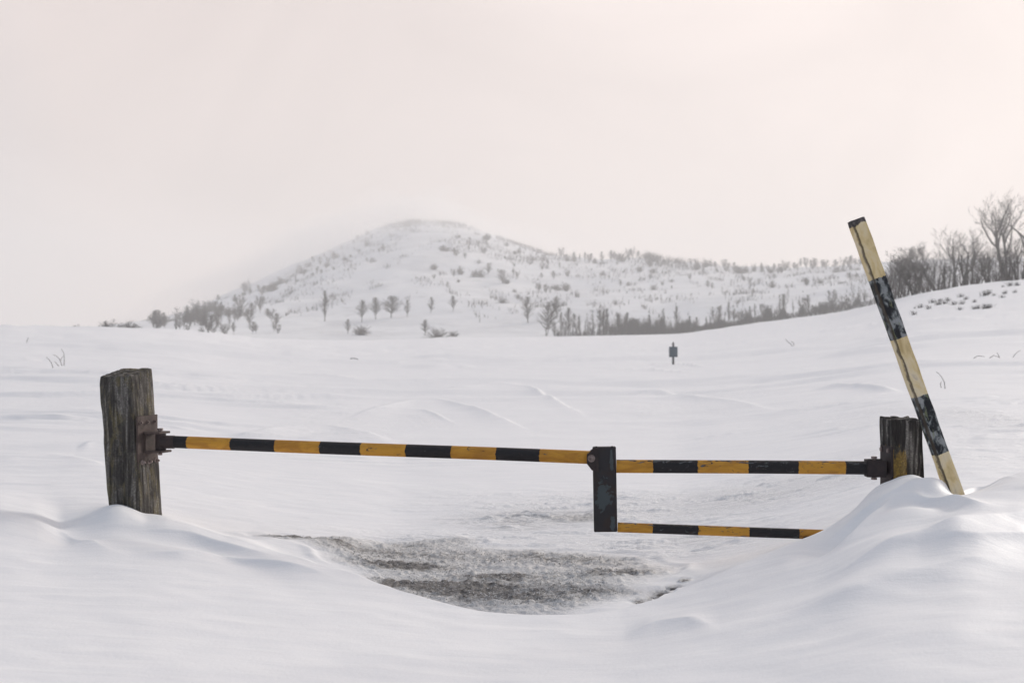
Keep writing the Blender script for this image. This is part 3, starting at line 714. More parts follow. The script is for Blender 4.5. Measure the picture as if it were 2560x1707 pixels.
# ------------------------------------------------------------------ trees
ORD = ['', 'second ', 'third ', 'fourth ', 'fifth ', 'sixth ', 'seventh ', 'eighth ', 'ninth ', 'tenth ', 'eleventh ', 'twelfth ', 'thirteenth ', 'fourteenth ', 'fifteenth ', 'sixteenth ', 'seventeenth ', 'eighteenth ', 'nineteenth ', 'twentieth ', 'last ']
BARK = M('bark'); _n = BARK.noise(BARK.coord((1, 1, .4)), 1.6, 5); BARK = BARK.fin(BARK.mix(BARK.rng(_n, .35, .65), (0.022, 0.020, 0.019), (0.060, 0.055, 0.051)), .9, spec=.1)
TWIG = M('twigs').fin((0.050, 0.044, 0.042), .9, spec=.1)
TWIG2 = M('frosted_twigs').fin((0.16, 0.15, 0.148), .9, spec=.1)
EVER = M('dark_brush').fin((0.050, 0.050, 0.048), .9, spec=.05)
def tube_mesh(name, segs, sides=3):
    V = []; F = []
    for p, q, r1, r2 in segs:
        d = (q-p); 
        if d.length < 1e-5: continue
        d.normalize(); a = d.orthogonal().normalized(); b = d.cross(a); k = len(V)
        for c_, r_ in ((p, r1), (q, r2)):
            for i in range(sides):
                t = 2*math.pi*i/sides; V.append(c_+a*(r_*math.cos(t))+b*(r_*math.sin(t)))
        for i in range(sides): F.append((k+i, k+(i+1) % sides, k+sides+(i+1) % sides, k+sides+i))
    return raw(name, V, F)
def grow(rnd, H, levels, spread, stems, twig_r, wood, twigs, trunk_r, upward=.25, clear=.25, split=(3, 4), lean=(0, 0)):
    """bare tree of height about H; thick wood and fine twigs are kept apart"""
    def branch(p, d, length, r_, lev):
        n = 4 if lev < 2 else 3; pts = [p.copy()]; dd = d.copy()
        for i in range(n):
            dd = (dd+Vector((rnd.uniform(-1, 1), rnd.uniform(-1, 1), rnd.uniform(-.5, 1)*.8))*.16*(1+.5*lev)+Vector((0, 0, upward*.25))).normalized()
            pts.append(pts[-1]+dd*length/n)
        for i in range(n):
            ra = max(twig_r, r_*(1-.55*i/n)); rb = max(twig_r, r_*(1-.55*(i+1)/n))
            (wood if lev <= 1 else twigs).append((pts[i], pts[i+1], ra, rb))
        if lev >= levels: return
        k = rnd.randint(*split)+(2 if lev == 0 else 0)
        for j in range(k):
            f = clear+(1-clear)*((j+rnd.random()*.8)/k) if lev == 0 else .25+.75*(j+rnd.random())/k
            i = min(n-1, int(f*n)); q = pts[i].lerp(pts[i+1], f*n-i) if f < 1 else pts[-1]
            ax_ = (pts[i+1]-pts[i]).normalized(); o_ = ax_.orthogonal(); o_.rotate(Matrix.Rotation(rnd.uniform(0, 6.283), 3, ax_))
            sp = spread*rnd.uniform(.7, 1.3)
            nd = (ax_*math.cos(sp)+o_*math.sin(sp)+Vector((0, 0, upward))).normalized()
            branch(q, nd, length*rnd.uniform(.45, .68)*(1.15-.35*f if lev == 0 else 1), r_*(.55 if lev == 0 else .5)*(1.1-.4*f), lev+1)
    for s in range(stems):
        a = rnd.uniform(0, 6.28); t = (.10 if stems == 1 else .28)
        branch(Vector((rnd.uniform(-.02, .02)*H*(stems > 1), rnd.uniform(-.02, .02)*H, -.02*H)), Vector((math.cos(a)*t+lean[0], math.sin(a)*t+lean[1], 1)).normalized(), H*(.72 if s == 0 else rnd.uniform(.5, .7)), trunk_r*(1 if s == 0 else .8), 0)
def near_variant(seed, H=10, **k):
    rnd = random.Random(seed); w, t = [], []
    kw = dict(levels=4, spread=.62, stems=1, twig_r=.013, trunk_r=.19, split=(3, 5)); kw.update(k)
    grow(rnd, H, wood=w, twigs=t, **kw)
    top = max(q.z for _, q, _, _ in t)
    return tube_mesh('trunk', [(p, q, a*1.75, b*1.6) for p, q, a, b in w], 6), tube_mesh('crown', t, 3), top
NV = [near_variant(11), near_variant(12, stems=2), near_variant(13, spread=.5, clear=.35), near_variant(14, stems=3, trunk_r=.12, clear=.2), near_variant(15, spread=.75, clear=.4),
      near_variant(16, stems=2, spread=.55, clear=.45, trunk_r=.19), near_variant(17, lean=(-.35, 0), stems=2, trunk_r=.13), near_variant(18, stems=4, trunk_r=.08, clear=.12, spread=.5)]
NV += [near_variant(21, stems=2, levels=4, twig_r=.009, trunk_r=.10, split=(2, 4)), near_variant(22, stems=3, levels=4, twig_r=.009, trunk_r=.09, split=(2, 3), clear=.2)]
for w, t, _ in NV: w.materials.append(BARK); t.materials.append(TWIG)
def near_tree(u, vb, vt, var, label, group=None, rot=0.0, lo=30, wide=1.0, D=None):
    D = D or D_at(u, vb, lo, 400); x = (u-U0)/FPX*D; z = ground_z(x, D)
    h = z*0+((CAMZ+(VH-vt)/FPX*D)-z)
    w, t, top = NV[var]; s = h/top
    e_ = empty('bare_tree', (x, D, z-.1), label=label, cat='tree', group=group); e_.rotation_euler = (0, 0, rot); e_.scale = (s*wide, s*wide, s)
    for nm, me in (('trunk', w), ('crown', t)):
        o = bpy.data.objects.new(nm, me); COL.objects.link(o); o.parent = e_
    return e_
GR = 'bare trees along the right snow ridge'
NT = [
 (2512, 699, 466, 5, 'tallest bare tree on the right ridge, two dark upright stems forking near the ground', 1.2, 1.0),
 (2384, 716, 560, 2, 'upright bare tree with one stout dark trunk and fan crown, left of the paired trunks', .4, 1.15),
 (2415, 713, 566, 0, 'left of the two close straight dark trunks in the middle of the right ridge', 2.0, .9),
 (2433, 711, 562, 2, 'right of the two close straight dark trunks in the middle of the right ridge', 3.3, .9),
 (2346, 722, 602, 6, 'bare tree leaning left with a slanting trunk, among the right ridge trees', 0.0, 1.2),
 (2318, 727, 606, 6, 'slender bare tree slanting left with a wide fan crown above the ridge brush', .5, 1.25),
 (2556, 694, 498, 4, 'large bare tree cut by the right edge of the photo', 4.0, 1.2),
 (2538, 696, 585, 0, 'short bare tree in the gap right of the tallest forked tree', 5.0, .9),
 (2470, 706, 600, 3, 'many stemmed bushy bare tree just left of the tallest forked tree', .8, 1.2),
 (2284, 738, 618, 3, 'greyish many stemmed bare tree near the left end of the ridge trees', 2.6, 1.1),
 (2262, 742, 622, 7, 'thin bare tree third from the striped beam on the right ridge', 1.6, 1.1),
 (2236, 748, 640, 7, 'small pale bare tree second from the striped beam on the ridge', 3.6, 1.1),
 (2214, 755, 650, 3, 'small bare tree beside the right side of the striped leaning beam', 5.5, 1.0),
]
for u, vb, vt, k, lab, rot, wd in NT: near_tree(u, vb, vt, k, lab, GR, rot, wide=wd)
rnd = random.Random(5)
for i in range(15):       # the ranks behind, seen between the trunks
    u = 2218+i*25+rnd.uniform(-7, 7); D = rnd.uniform(235, 300); vtop = np.interp(u, [2200, 2300, 2400, 2480, 2600], [680, 625, 600, 590, 560])+rnd.uniform(-10, 22)
    near_tree(u, 0, vtop, rnd.choice([8, 9]), ORD[i].strip().capitalize()+(' thin' if i else 'Leftmost thin')+' grey tree from the left in the rank behind the ridge trees', 'rear rank of bare trees behind the right ridge', rnd.uniform(0, 6), D=D, wide=1.25)

# brush stuff: thousands of thin stalks in one mesh
def brush(name, pts, label, cat, mat, hrange, wid, seed, fan=.35, per=5):
    rnd = random.Random(seed); V = []; F = []
    for (x, y, z, s) in pts:
        for j in range(per):
            h = s*rnd.uniform(*hrange); a = rnd.uniform(0, 6.28); l = rnd.uniform(0, fan)*h
            dx, dy = math.cos(a)*l, math.sin(a)*l; b = rnd.uniform(0, 3.14); wx, wy = math.cos(b)*wid, math.sin(b)*wid; k = len(V)
            mx_, my_ = x+dx*.35, y+dy*.35
            V += [(x-wx, y-wy, z-.1), (x+wx, y+wy, z-.1), (x+wy, y-wx, z-.1), (mx_-wx*.8, my_-wy*.8, z+h*.5), (mx_+wx*.8, my_+wy*.8, z+h*.5), (mx_+wy*.8, my_-wx*.8, z+h*.5), (x+dx, y+dy, z+h)]
            F += [(k, k+1, k+4, k+3), (k+1, k+2, k+5, k+4), (k+2, k, k+3, k+5), (k+3, k+4, k+6), (k+4, k+5, k+6), (k+5, k+3, k+6)]
    o = link(name, raw(name, V, F), mat); tag(o, label=label, cat=cat, kind='stuff'); return o
def at(u, D):
    x = (u-U0)/FPX*D; return x, D, ground_z(x, D)
pts = []
for i in range(240):
    u = rnd.uniform(2190, 2600); D0 = float(field(u, 2)); D = D0+rnd.uniform(2, 34); x, y, z = at(u, D); pts.append((x, y, z, rnd.uniform(.6, 1.6)*(1.5 if D > D0+12 else 1)))
brush('undergrowth', pts, 'grey brown leafless undergrowth between the trees of the right ridge', 'undergrowth', TWIG, (1.0, 2.6), .018, 2, .5, 6)

# far trees: single meshes, unit height 1
def far_variant(seed, width=.27, low=.28, n=70, stems=1, tr=.022, tw=.0060, pw=.55, droop=0.0):
    """bare tree of unit height: trunk, limbs and a fuzzy egg of fine twigs"""
    rnd = random.Random(seed); S = []
    for st in range(stems):
        a0 = rnd.uniform(0, 6.28); off = .0 if stems == 1 else .18*width/.27
        base_ = Vector((rnd.uniform(-.02, .02), rnd.uniform(-.02, .02), -.03)); tip = Vector((math.cos(a0)*off, math.sin(a0)*off, .86 if st == 0 else rnd.uniform(.6, .85)))
        tp_ = [base_.lerp(tip, k/5)+Vector((rnd.uniform(-1, 1), rnd.uniform(-1, 1), 0))*.012 for k in range(6)]
        for k in range(5): S.append((tp_[k], tp_[k+1], tr*(1-.17*k)/stems**.4, tr*(1-.17*(k+1))/stems**.4))
        for i in range(n//stems):
            f = low*.6+(1-low*.6)*rnd.random()**.9; z_ = f*.84; k = min(4, int(f*5)); p = tp_[k].lerp(tp_[k+1], f*5-k)
            a = rnd.uniform(0, 6.28); e = (f-low*.6)/(1-low*.6)
            r_ = width*(math.sin(math.pi*min(1, .12+.88*e)**pw))**.7*rnd.uniform(.55, 1.12)
            up = (.08+.34*(1-e)*rnd.random()+.08)*(1-droop)
            q = Vector((p.x+math.cos(a)*r_, p.y+math.sin(a)*r_, min(1.0, p.z+up*(1 if z_ < .8 else .7)))); mid = p.lerp(q, .5)+Vector((0, 0, .025))
            S.append((p, mid, tw*1.7, tw*1.2)); S.append((mid, q, tw*1.2, tw*.6))
            for c_ in range(2):
                b_ = p.lerp(q, rnd.uniform(.35, .85)); d_ = Vector((rnd.uniform(-1, 1), rnd.uniform(-1, 1), rnd.uniform(0, 1.3))).normalized()*rnd.uniform(.05, .12)
                S.append((b_, b_+d_, tw*.8, tw*.5))
    return tube_mesh('bare_tree', S, 3)
FV = [far_variant(31, width=.31), far_variant(32, stems=2, width=.40, n=84), far_variant(33, stems=3, width=.37, low=.15, n=84), far_variant(34, width=.25, n=60), far_variant(35, width=.45, low=.38, n=86), far_variant(36, stems=4, width=.42, low=.1, n=92, tw=.005)]
POLE = [far_variant(41, width=.13, low=.15, n=40, tr=.018), far_variant(42, width=.19, low=.2, n=50, tr=.02), far_variant(43, width=.06, low=.3, n=20, tr=.017)]
def bush_variant(seed, n, w):
    rnd = random.Random(seed); S = []
    for i in range(n):
        a = rnd.uniform(0, 6.28); e = math.asin(rnd.random()**.8); r_ = rnd.uniform(.6, 1.0)*(1+.15*math.sin(a*2+seed)); p = Vector((rnd.gauss(0, .08), rnd.gauss(0, .08), -.05))
        q = Vector((math.cos(a)*math.cos(e)*w*r_, math.sin(a)*math.cos(e)*w*r_, math.sin(e)*r_)); mid = p.lerp(q, .5)+Vector((0, 0, .08)); S += [(p, mid, .016, .012), (mid, q, .012, .006)]
        for c_ in range(3):
            b_ = mid.lerp(q, rnd.uniform(.1, .9)); d_ = Vector((rnd.uniform(-1, 1), rnd.uniform(-1, 1), rnd.uniform(-.2, 1))).normalized()*rnd.uniform(.08, .2); S.append((b_, b_+d_, .008, .005))
    return tube_mesh('bare_bush', S, 3)
BUSH = [bush_variant(51, 70, .55), bush_variant(52, 60, .75)]
for me in FV: me.materials.append(TWIG)
for me in POLE: me.materials.append(BARK)
for me in BUSH: me.materials.append(TWIG)
LM = [(0, 'above the far left of the field'), (420, 'above the tall left gatepost'), (560, 'right of the tall left gatepost'), (700, 'on the hill\'s middle left'), (850, 'left of the summit'), (980, 'straight below the summit'), (1110, 'right of the summit'), (1230, 'on the saddle side'), (1340, 'above the two round crowned trees'),
      (1440, 'above the hinge post'), (1550, 'just left of the signboard'), (1640, 'straight above the signboard'), (1730, 'just right of the signboard'), (1830, 'between signboard and leaning beam'), (1930, 'towards the leaning beam'), (2040, 'just left of the leaning beam'), (2140, 'behind the leaning beam')]
COUNT = {}
def auto_label(noun, u, v, h, lev=True, small=14, big=24):
    where = [t for a, t in LM if u >= a][-1]
    size = 'tiny' if h < small else ('tall' if h > big else 'middling')
    band = ''
    if lev:
        f = (v-float(hillt(u, 1)))/max(1, 840-float(hillt(u, 1))); band = ', high up' if f < .3 else (', midway up' if f < .62 else ', low down')
    key = f'{size} {noun} {where}{band}'; COUNT[key] = COUNT.get(key, 0)+1; k = COUNT[key]
    return (ORD[min(k, len(ORD))-1]+key)
def far_tree(u, vb, hpx, me, label, group, name='bare_tree', cat='tree', wide=1.0, D=None, lo=DB*.98):
    if D is None:
        D = D_at(u, vb, lo, 1650)
    x, y, z = at(u, D); h = hpx*D/FPX
    if D is not None and hpx < 0: h = -hpx
    o = bpy.data.objects.new(name, me); COL.objects.link(o); o.location = (x, y, z-.1); o.rotation_euler = (0, 0, rnd.uniform(0, 6.28)); o.scale = (h*wide, h*wide, h)
    return tag(o, label=label, cat=cat, group=group)
q7 = lambda x, y: (800+x/3.36, 520+y/3.36)
EXP = [  # x, base, top in the enlarged crop; kind; label
 (355, 955, 765, FV[0], 'slim bare tree, first of four in a row at the hill foot', .9),
 (470, 935, 745, FV[0], 'egg shaped bare tree, second of four at the hill foot', .95),
 (605, 925, 735, FV[4], 'wide domed bare tree, third of four at the hill foot', 1.15),
 (732, 915, 770, FV[3], 'narrow dark tree, last of four in a row at the hill foot', .9),
 (935, 890, 752, FV[3], 'narrow dark tree with a spreading base, standing under the hill\'s summit', 1.0),
 (1120, 885, 752, FV[0], 'round topped bare tree right of the lone narrow tree below the summit', .9),
 (40, 960, 695, POLE[0], 'tall narrow dark tree right of the wooded left slope', 1.0),
 (345, 1062, 950, BUSH[0], 'darkest round bush at the foot of the hill, below the row of four trees', 1.2),
 (232, 1055, 930, FV[3], 'grey tree leaning beside the darkest round bush at the foot of the hill', 1.0),
 (880, 1060, 920, FV[0], 'pale bare tree left of the brown bush at the hill foot', .9),
 (975, 1100, 995, BUSH[1], 'brownish low bush on the field edge under the summit', 1.4),
 (1120, 1080, 1010, BUSH[0], 'small slanting bush on the field edge right of the brownish bush', 1.2),
 (1530, 845, 785, BUSH[1], 'grey rounded bush alone in the white gap right of the summit line', 1.4),
 (1740, 970, 745, FV[3], 'tall grey bare tree just left of the two big round crowned trees', 1.0),
 (1900, 1065, 768, FV[1], 'left of the two big round crowned bare trees at the wood\'s left end', .75),
 (1985, 955, 765, FV[0], 'right of the two big round crowned bare trees at the wood\'s left end', .95),
 (1050, 385, 320, BUSH[0], 'large round grey shrub high on the hill below the summit', 1.6),
 (1345, 595, 515, BUSH[1], 'round grey shrub halfway up the hill, left of a close pair', 1.1),
 (1410, 590, 490, FV[2], 'upright grey shrub touching the round one halfway up the hill', .9),
 (1180, 560, 490, BUSH[0], 'lone round shrub on the bare white face below the summit', 1.0),
 (1540, 690, 560, FV[2], 'vase shaped shrub on the right flank of the hill', 1.0),
]
for x, yb, yt, me, lab, wd in EXP:
    u, v = q7(x, yb); far_tree(u, v, (yb-yt)/3.36, me, lab, 'bare trees on the far hill', wide=wd*1.3)
def hill_scatter(n, fu, fv, fh, metas, label, group, name='shrub', cat='shrub', wide=(.8, 1.3), lev=True):
    US = sorted(fu(i, n) for i in range(n))
    for u in US:
        v = fv(u); 
        vt_ = float(hillt(u, 1)); 
        if v < vt_+2: v = vt_+2
        h_ = fh(u, v); far_tree(u, v, h_, rnd.choice(metas), auto_label(label, u, v, h_, lev), group, name, cat, rnd.uniform(*wide))
ru = rnd.uniform
hill_scatter(52, lambda i, n: ru(380, 700), lambda u: ru(np.interp(u, [388, 650, 700], [820, 780, 800]), np.interp(u, [388, 650], [828, 846])), lambda u, v: ru(24, 50), FV+[FV[1], FV[5]], 'bare hill foot tree', 'trees of the wood on the left hill foot', 'bare_tree', 'tree')
hill_scatter(74, lambda i, n: ru(440, 960), lambda u: float(hillt(u, 1))+abs(rnd.gauss(0, 1))*48+3, lambda u, v: ru(10, 22) if v < 720 else ru(14, 32), FV+BUSH+BUSH, 'bare shrub on the hill', 'shrubs scattered on the hill\'s left slope', wide=(.9, 1.6))
hill_scatter(46, lambda i, n: ru(1080, 1420), lambda u: ru(float(hillt(u, 1))+25, 745), lambda u, v: ru(10, 24), FV+BUSH, 'grey shrub on the hill', 'shrubs scattered on the hill\'s right flank', wide=(.9, 1.8))
hill_scatter(48, lambda i, n: ru(1400, 2180), lambda u: ru(float(hillt(u, 1))+12, 735), lambda u, v: ru(9, 24), FV+BUSH, 'grey shrub on the low hillside', 'shrubs dotted on the low right hillside', wide=(.8, 1.5))
hill_scatter(58, lambda i, n: 1400+780*i/n+ru(-9, 9), lambda u: float(hillt(u, 1))+ru(2, 16), lambda u, v: ru(18, 30) if not 1640 < u < 1760 else ru(12, 20), FV+FV+BUSH, 'leafless skyline tree', 'skyline trees of the low right hill', 'bare_tree', 'tree', wide=(.8, 1.3), lev=False)
def fld(u, D):  # far edge of the field, a little beyond
    return at(u, D)
for i in range(92):
    u = (1395+820*(i/56.)+ru(-9, 9)) if i < 56 else ru(1390, 1660); D = ru(562, 600); hh = ru(38, 82) if rnd.random() < .45 else ru(24, 48); hh *= float(np.interp(u, [1395, 1700, 1900, 2200], [1.0, .9, .8, .62]))
    far_tree(u, 0, hh, rnd.choice(POLE+[FV[3], FV[2]]), auto_label('upright thin tree in the brush belt', u, 800, hh, False, 34, 50), 'upright trees in the brush belt beyond the field', D=D, wide=ru(.6, 1.1))
for i in range(15):
    u = [5, 32, 50, 72, 95, 130, 165, 192, 197, 230, 262, 275, 300, 325, 350][i]; hh = [5, 5, 4, 4, 9, 12, 4, 16, 5, 14, 30, 34, 22, 38, 18][i]
    D = ru(300, 420); x, y, z = at(u, D)
    far_tree(u, 0, 1.0, rnd.choice(BUSH+[FV[5]]), (ORD[i+1].strip() or 'first').capitalize()+' clump from the left along the snowy left skyline, '+('a tiny dark bush' if hh < 17 else 'a bare tree'), 'bushes on the left skyline' if hh < 17 else 'trees on the left skyline', name='bush' if hh < 17 else 'bare_tree', cat='bush' if hh < 17 else 'tree', D=D)
    o = bpy.context.scene.collection.objects[-1]; top = CAMZ+(VH-(float(field(u, 1))-hh*.8))/FPX*D; h = top-z; o.scale = (h*1.5, h*1.5, h)

# low brush belts far off
pts = []
for i in range(3500):
    u = ru(1560, 2230); w_ = np.interp(u, [1380, 1560, 1700, 2000, 2180, 2230], [0, .5, 1, .8, .55, .1])
    if rnd.random() > w_+.1: continue
    x, y, z = at(u, ru(552, 600)); pts.append((x, y, z, (float(w_)+.25)*(.75+.5*float(vn(np.array([u/17.]), np.array([0.]), 5)[0]))))
for i in range(330):
    u = ru(1385, 1600); x, y, z = at(u, ru(558, 580)); pts.append((x, y, z, ru(.3, 1.0)))
for i in range(700):
    u = rnd.gauss(1600, 45); x, y, z = at(u, ru(555, 590)); pts.append((x, y, z, ru(.8, 2.0)))
brush('brush_belt', pts, 'dark dense belt of low brush along the far edge of the field', 'brush', EVER, (1.6, 4.4), .08, 4, .22, 3)
pts = []
for i in range(700):
    u = ru(322, 560); v = np.interp(u, [325, 400, 560], [817, 808, 791])+ru(-1.2, 1.2); D = D_at(u, v, DB, 1600); x, y, z = at(u, D); pts.append((x, y, z, 1))
brush('hedge', pts, 'thin dark hedge line climbing the left foot of the hill', 'hedge', EVER, (1.5, 3.2), .16, 8, .3, 3)
pts = []
for i in range(420):
    u = ru(1240, 1440); v = float(hillt(u, 1))+abs(rnd.gauss(0, 1))*9+2; D = D_at(u, v, DB, 1650); x, y, z = at(u, D); pts.append((x, y, z, 1))
for i in range(380):
    u = rnd.gauss(1655, 42); v = float(hillt(u, 1))+abs(rnd.gauss(0, 1))*10+2; D = D_at(u, v, DB, 1650); x, y, z = at(u, D); pts.append((x, y, z, 1.3))
for i in range(420):
    a = rnd.random(); u = 1110+a*260+rnd.gauss(0, 14); v = 610+a*62+rnd.gauss(0, 7)+8*math.sin(a*12); D = D_at(u, v, DB, 1650); x, y, z = at(u, D); pts.append((x, y, z, .9))
for i in range(260):
    u = rnd.gauss(1015, 26) if i % 2 else rnd.gauss(1125, 34); v = float(hillt(u, 1))+ru(1, 14); D = D_at(u, v, DB, 1650); x, y, z = at(u, D); pts.append((x, y, z, .9))
fr = random.Random(99)
for i in range(420):       # mottled clusters over the whole hillside, denser on the two shoulders
    u = fr.uniform(430, 2180); top = float(hillt(u, 1)); q = fr.random()**1.5
    if 880 < u < 1180 and q > .3 and fr.random() < .7: continue
    v = top+6+q*(800-top-10); n = int(fr.uniform(4, 22)); su = fr.uniform(4, 20); sv = su*fr.uniform(.12, .35); sl_ = fr.uniform(-.1, .3)*(1 if u > 1000 else -1); D0 = D_at(u, v, DB, 1650); dD = (D_at(u, v-3, DB, 1650)-D0)/3
    for k in range(n):
        du = fr.gauss(0, su); dv = fr.gauss(0, sv)+du*sl_; D = max(DB+8, D0-dv*dD); x, y, z = at(u+du, D); pts.append((x, y, z, fr.uniform(.3, .95)))
for i in range(620):
    u = fr.gauss(1013, 26) if i % 3 else fr.gauss(1115, 34); v = float(hillt(u, 1))+abs(fr.gauss(0, 8))+2; D = D_at(u, v, DB, 1650); x, y, z = at(u, D); pts.append((x, y, z, 1.1))
brush('scrub', pts, 'grey patches of dwarf scrub on the shoulders and summit of the hill', 'scrub', TWIG, (1.2, 5.0), .10, 9, .6, 3)

# scrub tips and stones poking through the right snow slope
TC = {}
def TL(u, v):
    k = ('upper' if v < 745 else 'middle' if v < 762 else 'lower')+' '+('beside the leaning beam' if u < 2330 else 'below the slanting trees' if u < 2380 else 'below the twin dark trunks' if u < 2450 else 'below the forked tree' if u < 2510 else 'by the right edge')
    TC[k] = TC.get(k, 0)+1; a, b = k.split(' ', 1)
    return f'{ORD[TC[k]].strip()+" " if TC[k] > 1 else ""}dark scrub tip in the {a} scatter {b}'
TUFT = []
for s in range(3):
    r_ = random.Random(70+s); seg = []
    for j in range(46):
        p = Vector((r_.gauss(0, .35), r_.gauss(0, .25), -.1)); a = r_.uniform(0, 6.28); l = r_.uniform(.2, .75)
        q = p+Vector((math.cos(a)*l*.8, math.sin(a)*l*.8, .1+r_.uniform(.15, .55))); mid = p.lerp(q, .5)+Vector((0, 0, .1)); seg += [(p, mid, .022, .016), (mid, q, .016, .008)]
    me = tube_mesh('scrub_tuft', seg, 3); me.materials.append(EVER); TUFT.append(me)
for i, (x, y, s) in enumerate([(640, 1430, .8), (700, 1420, 1), (790, 1440, 1), (830, 1370, 1.1), (900, 1390, 1.3), (920, 1350, 1), (960, 1380, .9), (1000, 1350, 1.1), (1060, 1390, 1.2), (1140, 1305, 1.2), (1150, 1388, 1.1), (1130, 1450, .9), (1200, 1330, .8), (1290, 1360, .9), (1290, 1435, 1), (1330, 1430, 1.2), (1410, 1430, .9), (1450, 1425, 1.1), (1400, 1300, 1.3), (1440, 1280, 1.2), (1500, 1300, 1), (1590, 1320, 1), (1620, 1280, 1.1), (1680, 1190, 1.2), (1750, 1190, 1.3), (1730, 1265, .8), (630, 1505, .9), (1600, 1200, 1)]):
    u = 2140+x/4.355; v = 440+y/4.355; D = D_at(u, v+3, 20, 178); X_, Y_, Z_ = at(u, D)
    o = bpy.data.objects.new('scrub_tuft', TUFT[i % 3]); COL.objects.link(o); o.location = (X_, Y_, Z_-.06); s *= .5*ru(.7, 1.3); o.scale = (s*.9, s*.8, s*1.7); o.rotation_euler = (0, 0, ru(0, 6))
    tag(o, label=TL(u, v), cat='scrub', group='scrub tips on the right snow slope')

# dry stalks in the snowfield
STALK = M('dry_stalk').fin((0.30, 0.285, 0.275), .9, spec=.1)
def weed(u, v, stems, label, name='dry_weed', lo=14, w=1.0):
    D = D_at(u, v, lo, 170); x, y, z = at(u, D); k = D/FPX
    root = empty(name, (x, y, z), label=label, cat='dry stalk')
    for st in stems:      # each stem: pixel offsets right and up from the foot
        seg = []; P = [Vector((a*k, 0.03*j*k*10, b*k)) for j, (a, b) in enumerate(st)]; P[0].z -= .03
        for j in range(len(P)-1): seg.append((P[j], P[j+1], w*k*(1.15-.35*j/len(P)*2), w*k*(1.15-.35*(j+1)/len(P)*2)))
        link('stem', tube_mesh('stem', seg, 5), STALK, root)
weed(133, 920, [[(0, 0), (-4, 12), (-10, 20), (-17, 27)], [(22, 8), (18, 16), (20, 24), (26, 30)], [(22, 8), (16, 22), (8, 30), (0, 33)], [(27, 8), (28, 24), (26, 38), (20, 48)], [(14, 7), (6, 14), (2, 16)]], 'bent dry weed with several stems in the left snowfield', w=.9)
weed(66, 858, [[(0, 0), (2, 6), (5, 13)], [(-26, -2), (-30, 2)]], 'tiny dry stalk near the left snow skyline', lo=20)
weed(2363, 972, [[(0, 0), (-2, 16), (-8, 28), (-16, 38), (-22, 42)], [(-10, 6), (-12, 12), (-9, 18)]], 'single arched dry stalk right of the leaning beam', w=1.0)
weed(2470, 898, [[(-40, 0), (-25, 6), (-8, 4)], [(0, 0), (14, 7), (30, 2)], [(30, 0), (26, 8), (22, 14)], [(60, 0), (66, 8), (72, 14), (82, 20)]], 'low sprawling dry grass near the right edge', w=.9)
weed(1982, 866, [[(0, 0), (-6, 6), (-14, 12), (-18, 18)], [(2, 0), (2, 8), (-4, 12)], [(4, 0), (12, -2), (16, 0)]], 'small dry weed in the snow left of the striped beam', w=.9)
weed(880, 905, [[(-10, 0), (0, 6), (10, 5), (20, 0)]], 'little dark twig showing on a snow mound beyond the long pipe', w=1.3)

# frozen grass blades on the bare patch
rb = random.Random(44); V = []; F = []
kmax = int(np.searchsorted(rows, 12.5)); cand = np.argwhere(bare[:kmax] > .42)
rb.shuffle(l_ := list(range(len(cand))))
for q in l_[:5000]:
    i, j = cand[q]; x, y, z = X[i, j], Y[i, j], Z[i, j]; a = rb.uniform(0, 6.28); h = rb.uniform(.002, .009); l = rb.uniform(.012, .04); w = .003; k = len(V)
    dx, dy = math.cos(a), math.sin(a)
    V += [(x-dy*w, y+dx*w, z-.003), (x+dy*w, y-dx*w, z-.003), (x+dx*l*.5+dy*w, y+dy*l*.5-dx*w, z+h*.8), (x+dx*l*.5-dy*w, y+dy*l*.5+dx*w, z+h*.8), (x+dx*l, y+dy*l, z+h*.7)]
    F += [(k, k+1, k+2, k+3), (k+3, k+2, k+4)]
GM = M('frosted_grass'); gn = GM.noise(GM.coord(), 4, 3); GM = GM.fin(GM.mix(GM.rng(gn, .4, .6), (0.68, 0.68, 0.68), (0.36, 0.345, 0.34)), .9, spec=.1)
tag(link('frosted_grass', raw('frosted_grass', V, F), GM), label='flattened frosted dead grass on the swept patch under the barrier', cat='grass', kind='stuff')

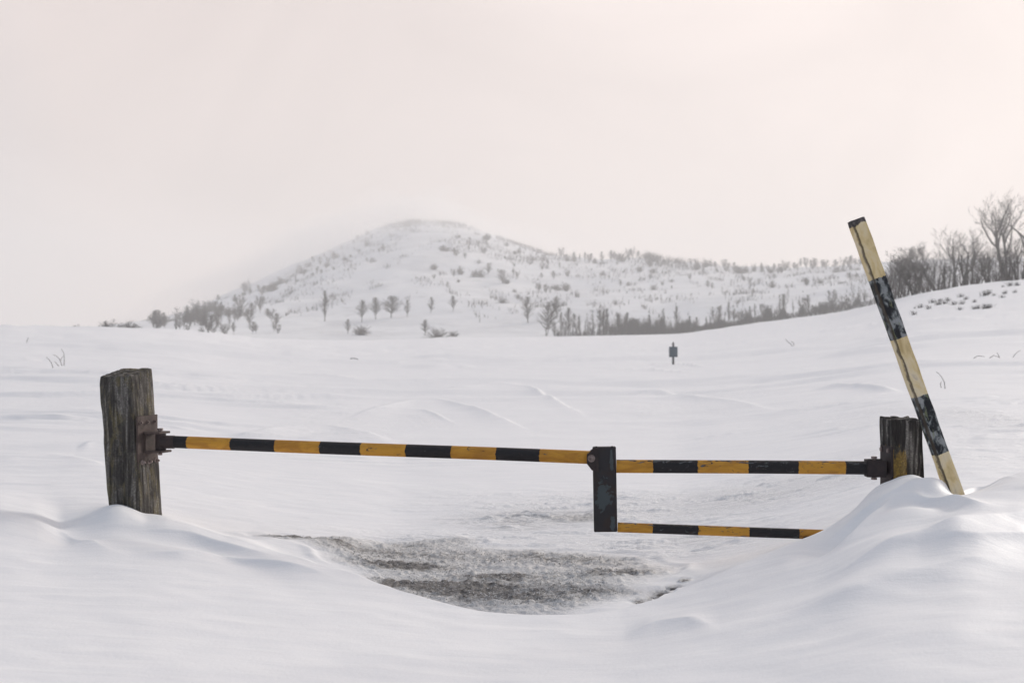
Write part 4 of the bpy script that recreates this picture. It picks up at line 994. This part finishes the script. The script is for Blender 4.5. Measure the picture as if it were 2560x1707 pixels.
# ------------------------------------------------------------------ haze and the mist on the summit
def volume_mat(name, color, density, aniso=0.0):
    m = bpy.data.materials.new(name); m.use_nodes = True; t = m.node_tree; t.nodes.clear()
    o = t.nodes.new('ShaderNodeOutputMaterial'); p = t.nodes.new('ShaderNodeVolumePrincipled'); p.inputs['Color'].default_value = (*color, 1)
    p.inputs['Density'].default_value = density; p.inputs['Anisotropy'].default_value = aniso; t.links.new(p.outputs[0], o.inputs['Volume']); return m
zmin = float(Z.min()); zmax = float(Z.max())
bm = bmesh.new(); R_ = float(np.hypot(X, Y).max())+60
add_box(bm, (0, 0, (zmin-1+zmax+60)/2), (2*R_, 2*R_, zmax+60-zmin+1)); hz = from_bm('haze', bm, volume_mat('haze_air', (0.97, 0.96, 0.955), 0.00052, 0.18)); tag(hz, kind='stuff')
for k, (u, v, Dm, rx, ry, rz, dn, lab) in enumerate([
    (930, 575, 1500, 105, 90, 26, .0075, 'blowing snow veiling the left side of the summit'), (1090, 552, 1500, 90, 80, 22, .0060, 'thin cloud brushing the right side of the summit'),
    (820, 612, 1430, 95, 80, 30, .0065, 'blowing snow drifting off the upper left slope'), (690, 678, 1350, 100, 80, 26, .0060, 'blowing snow fading the middle left slope'),
    (540, 742, 1280, 100, 80, 22, .0045, 'faint blown snow over the lower left slope'), (1250, 590, 1450, 90, 70, 20, .0040, 'faint blown snow over the right shoulder of the summit')]):
    bm = bmesh.new(); bmesh.ops.create_icosphere(bm, subdivisions=4, radius=1.0)
    for vv in bm.verts:
        n = vv.co.normalized(); f = 1+.16*math.sin(n.x*5+k)*math.cos(n.z*4+k*2)+.1*math.sin(n.y*9+n.x*7+k); vv.co = Vector((n.x*rx*f, n.y*ry*f, n.z*rz*f))
    o = from_bm('mist', bm, volume_mat('mist_air', (0.99, 0.98, 0.975), dn*.42, 0.26), loc=((u-U0)/FPX*Dm, Dm, zv(v, Dm))); o.rotation_euler = (0, -math.atan2(.35 if u < 1000 else -.3, 1)*(1 if u < 1000 else 1), 0); tag(o, kind='stuff', label=lab, cat='mist')
print('ground', zmin, zmax, 'tris', sum(len(o.data.polygons)*2 for o in C.objects if o.type == 'MESH'))
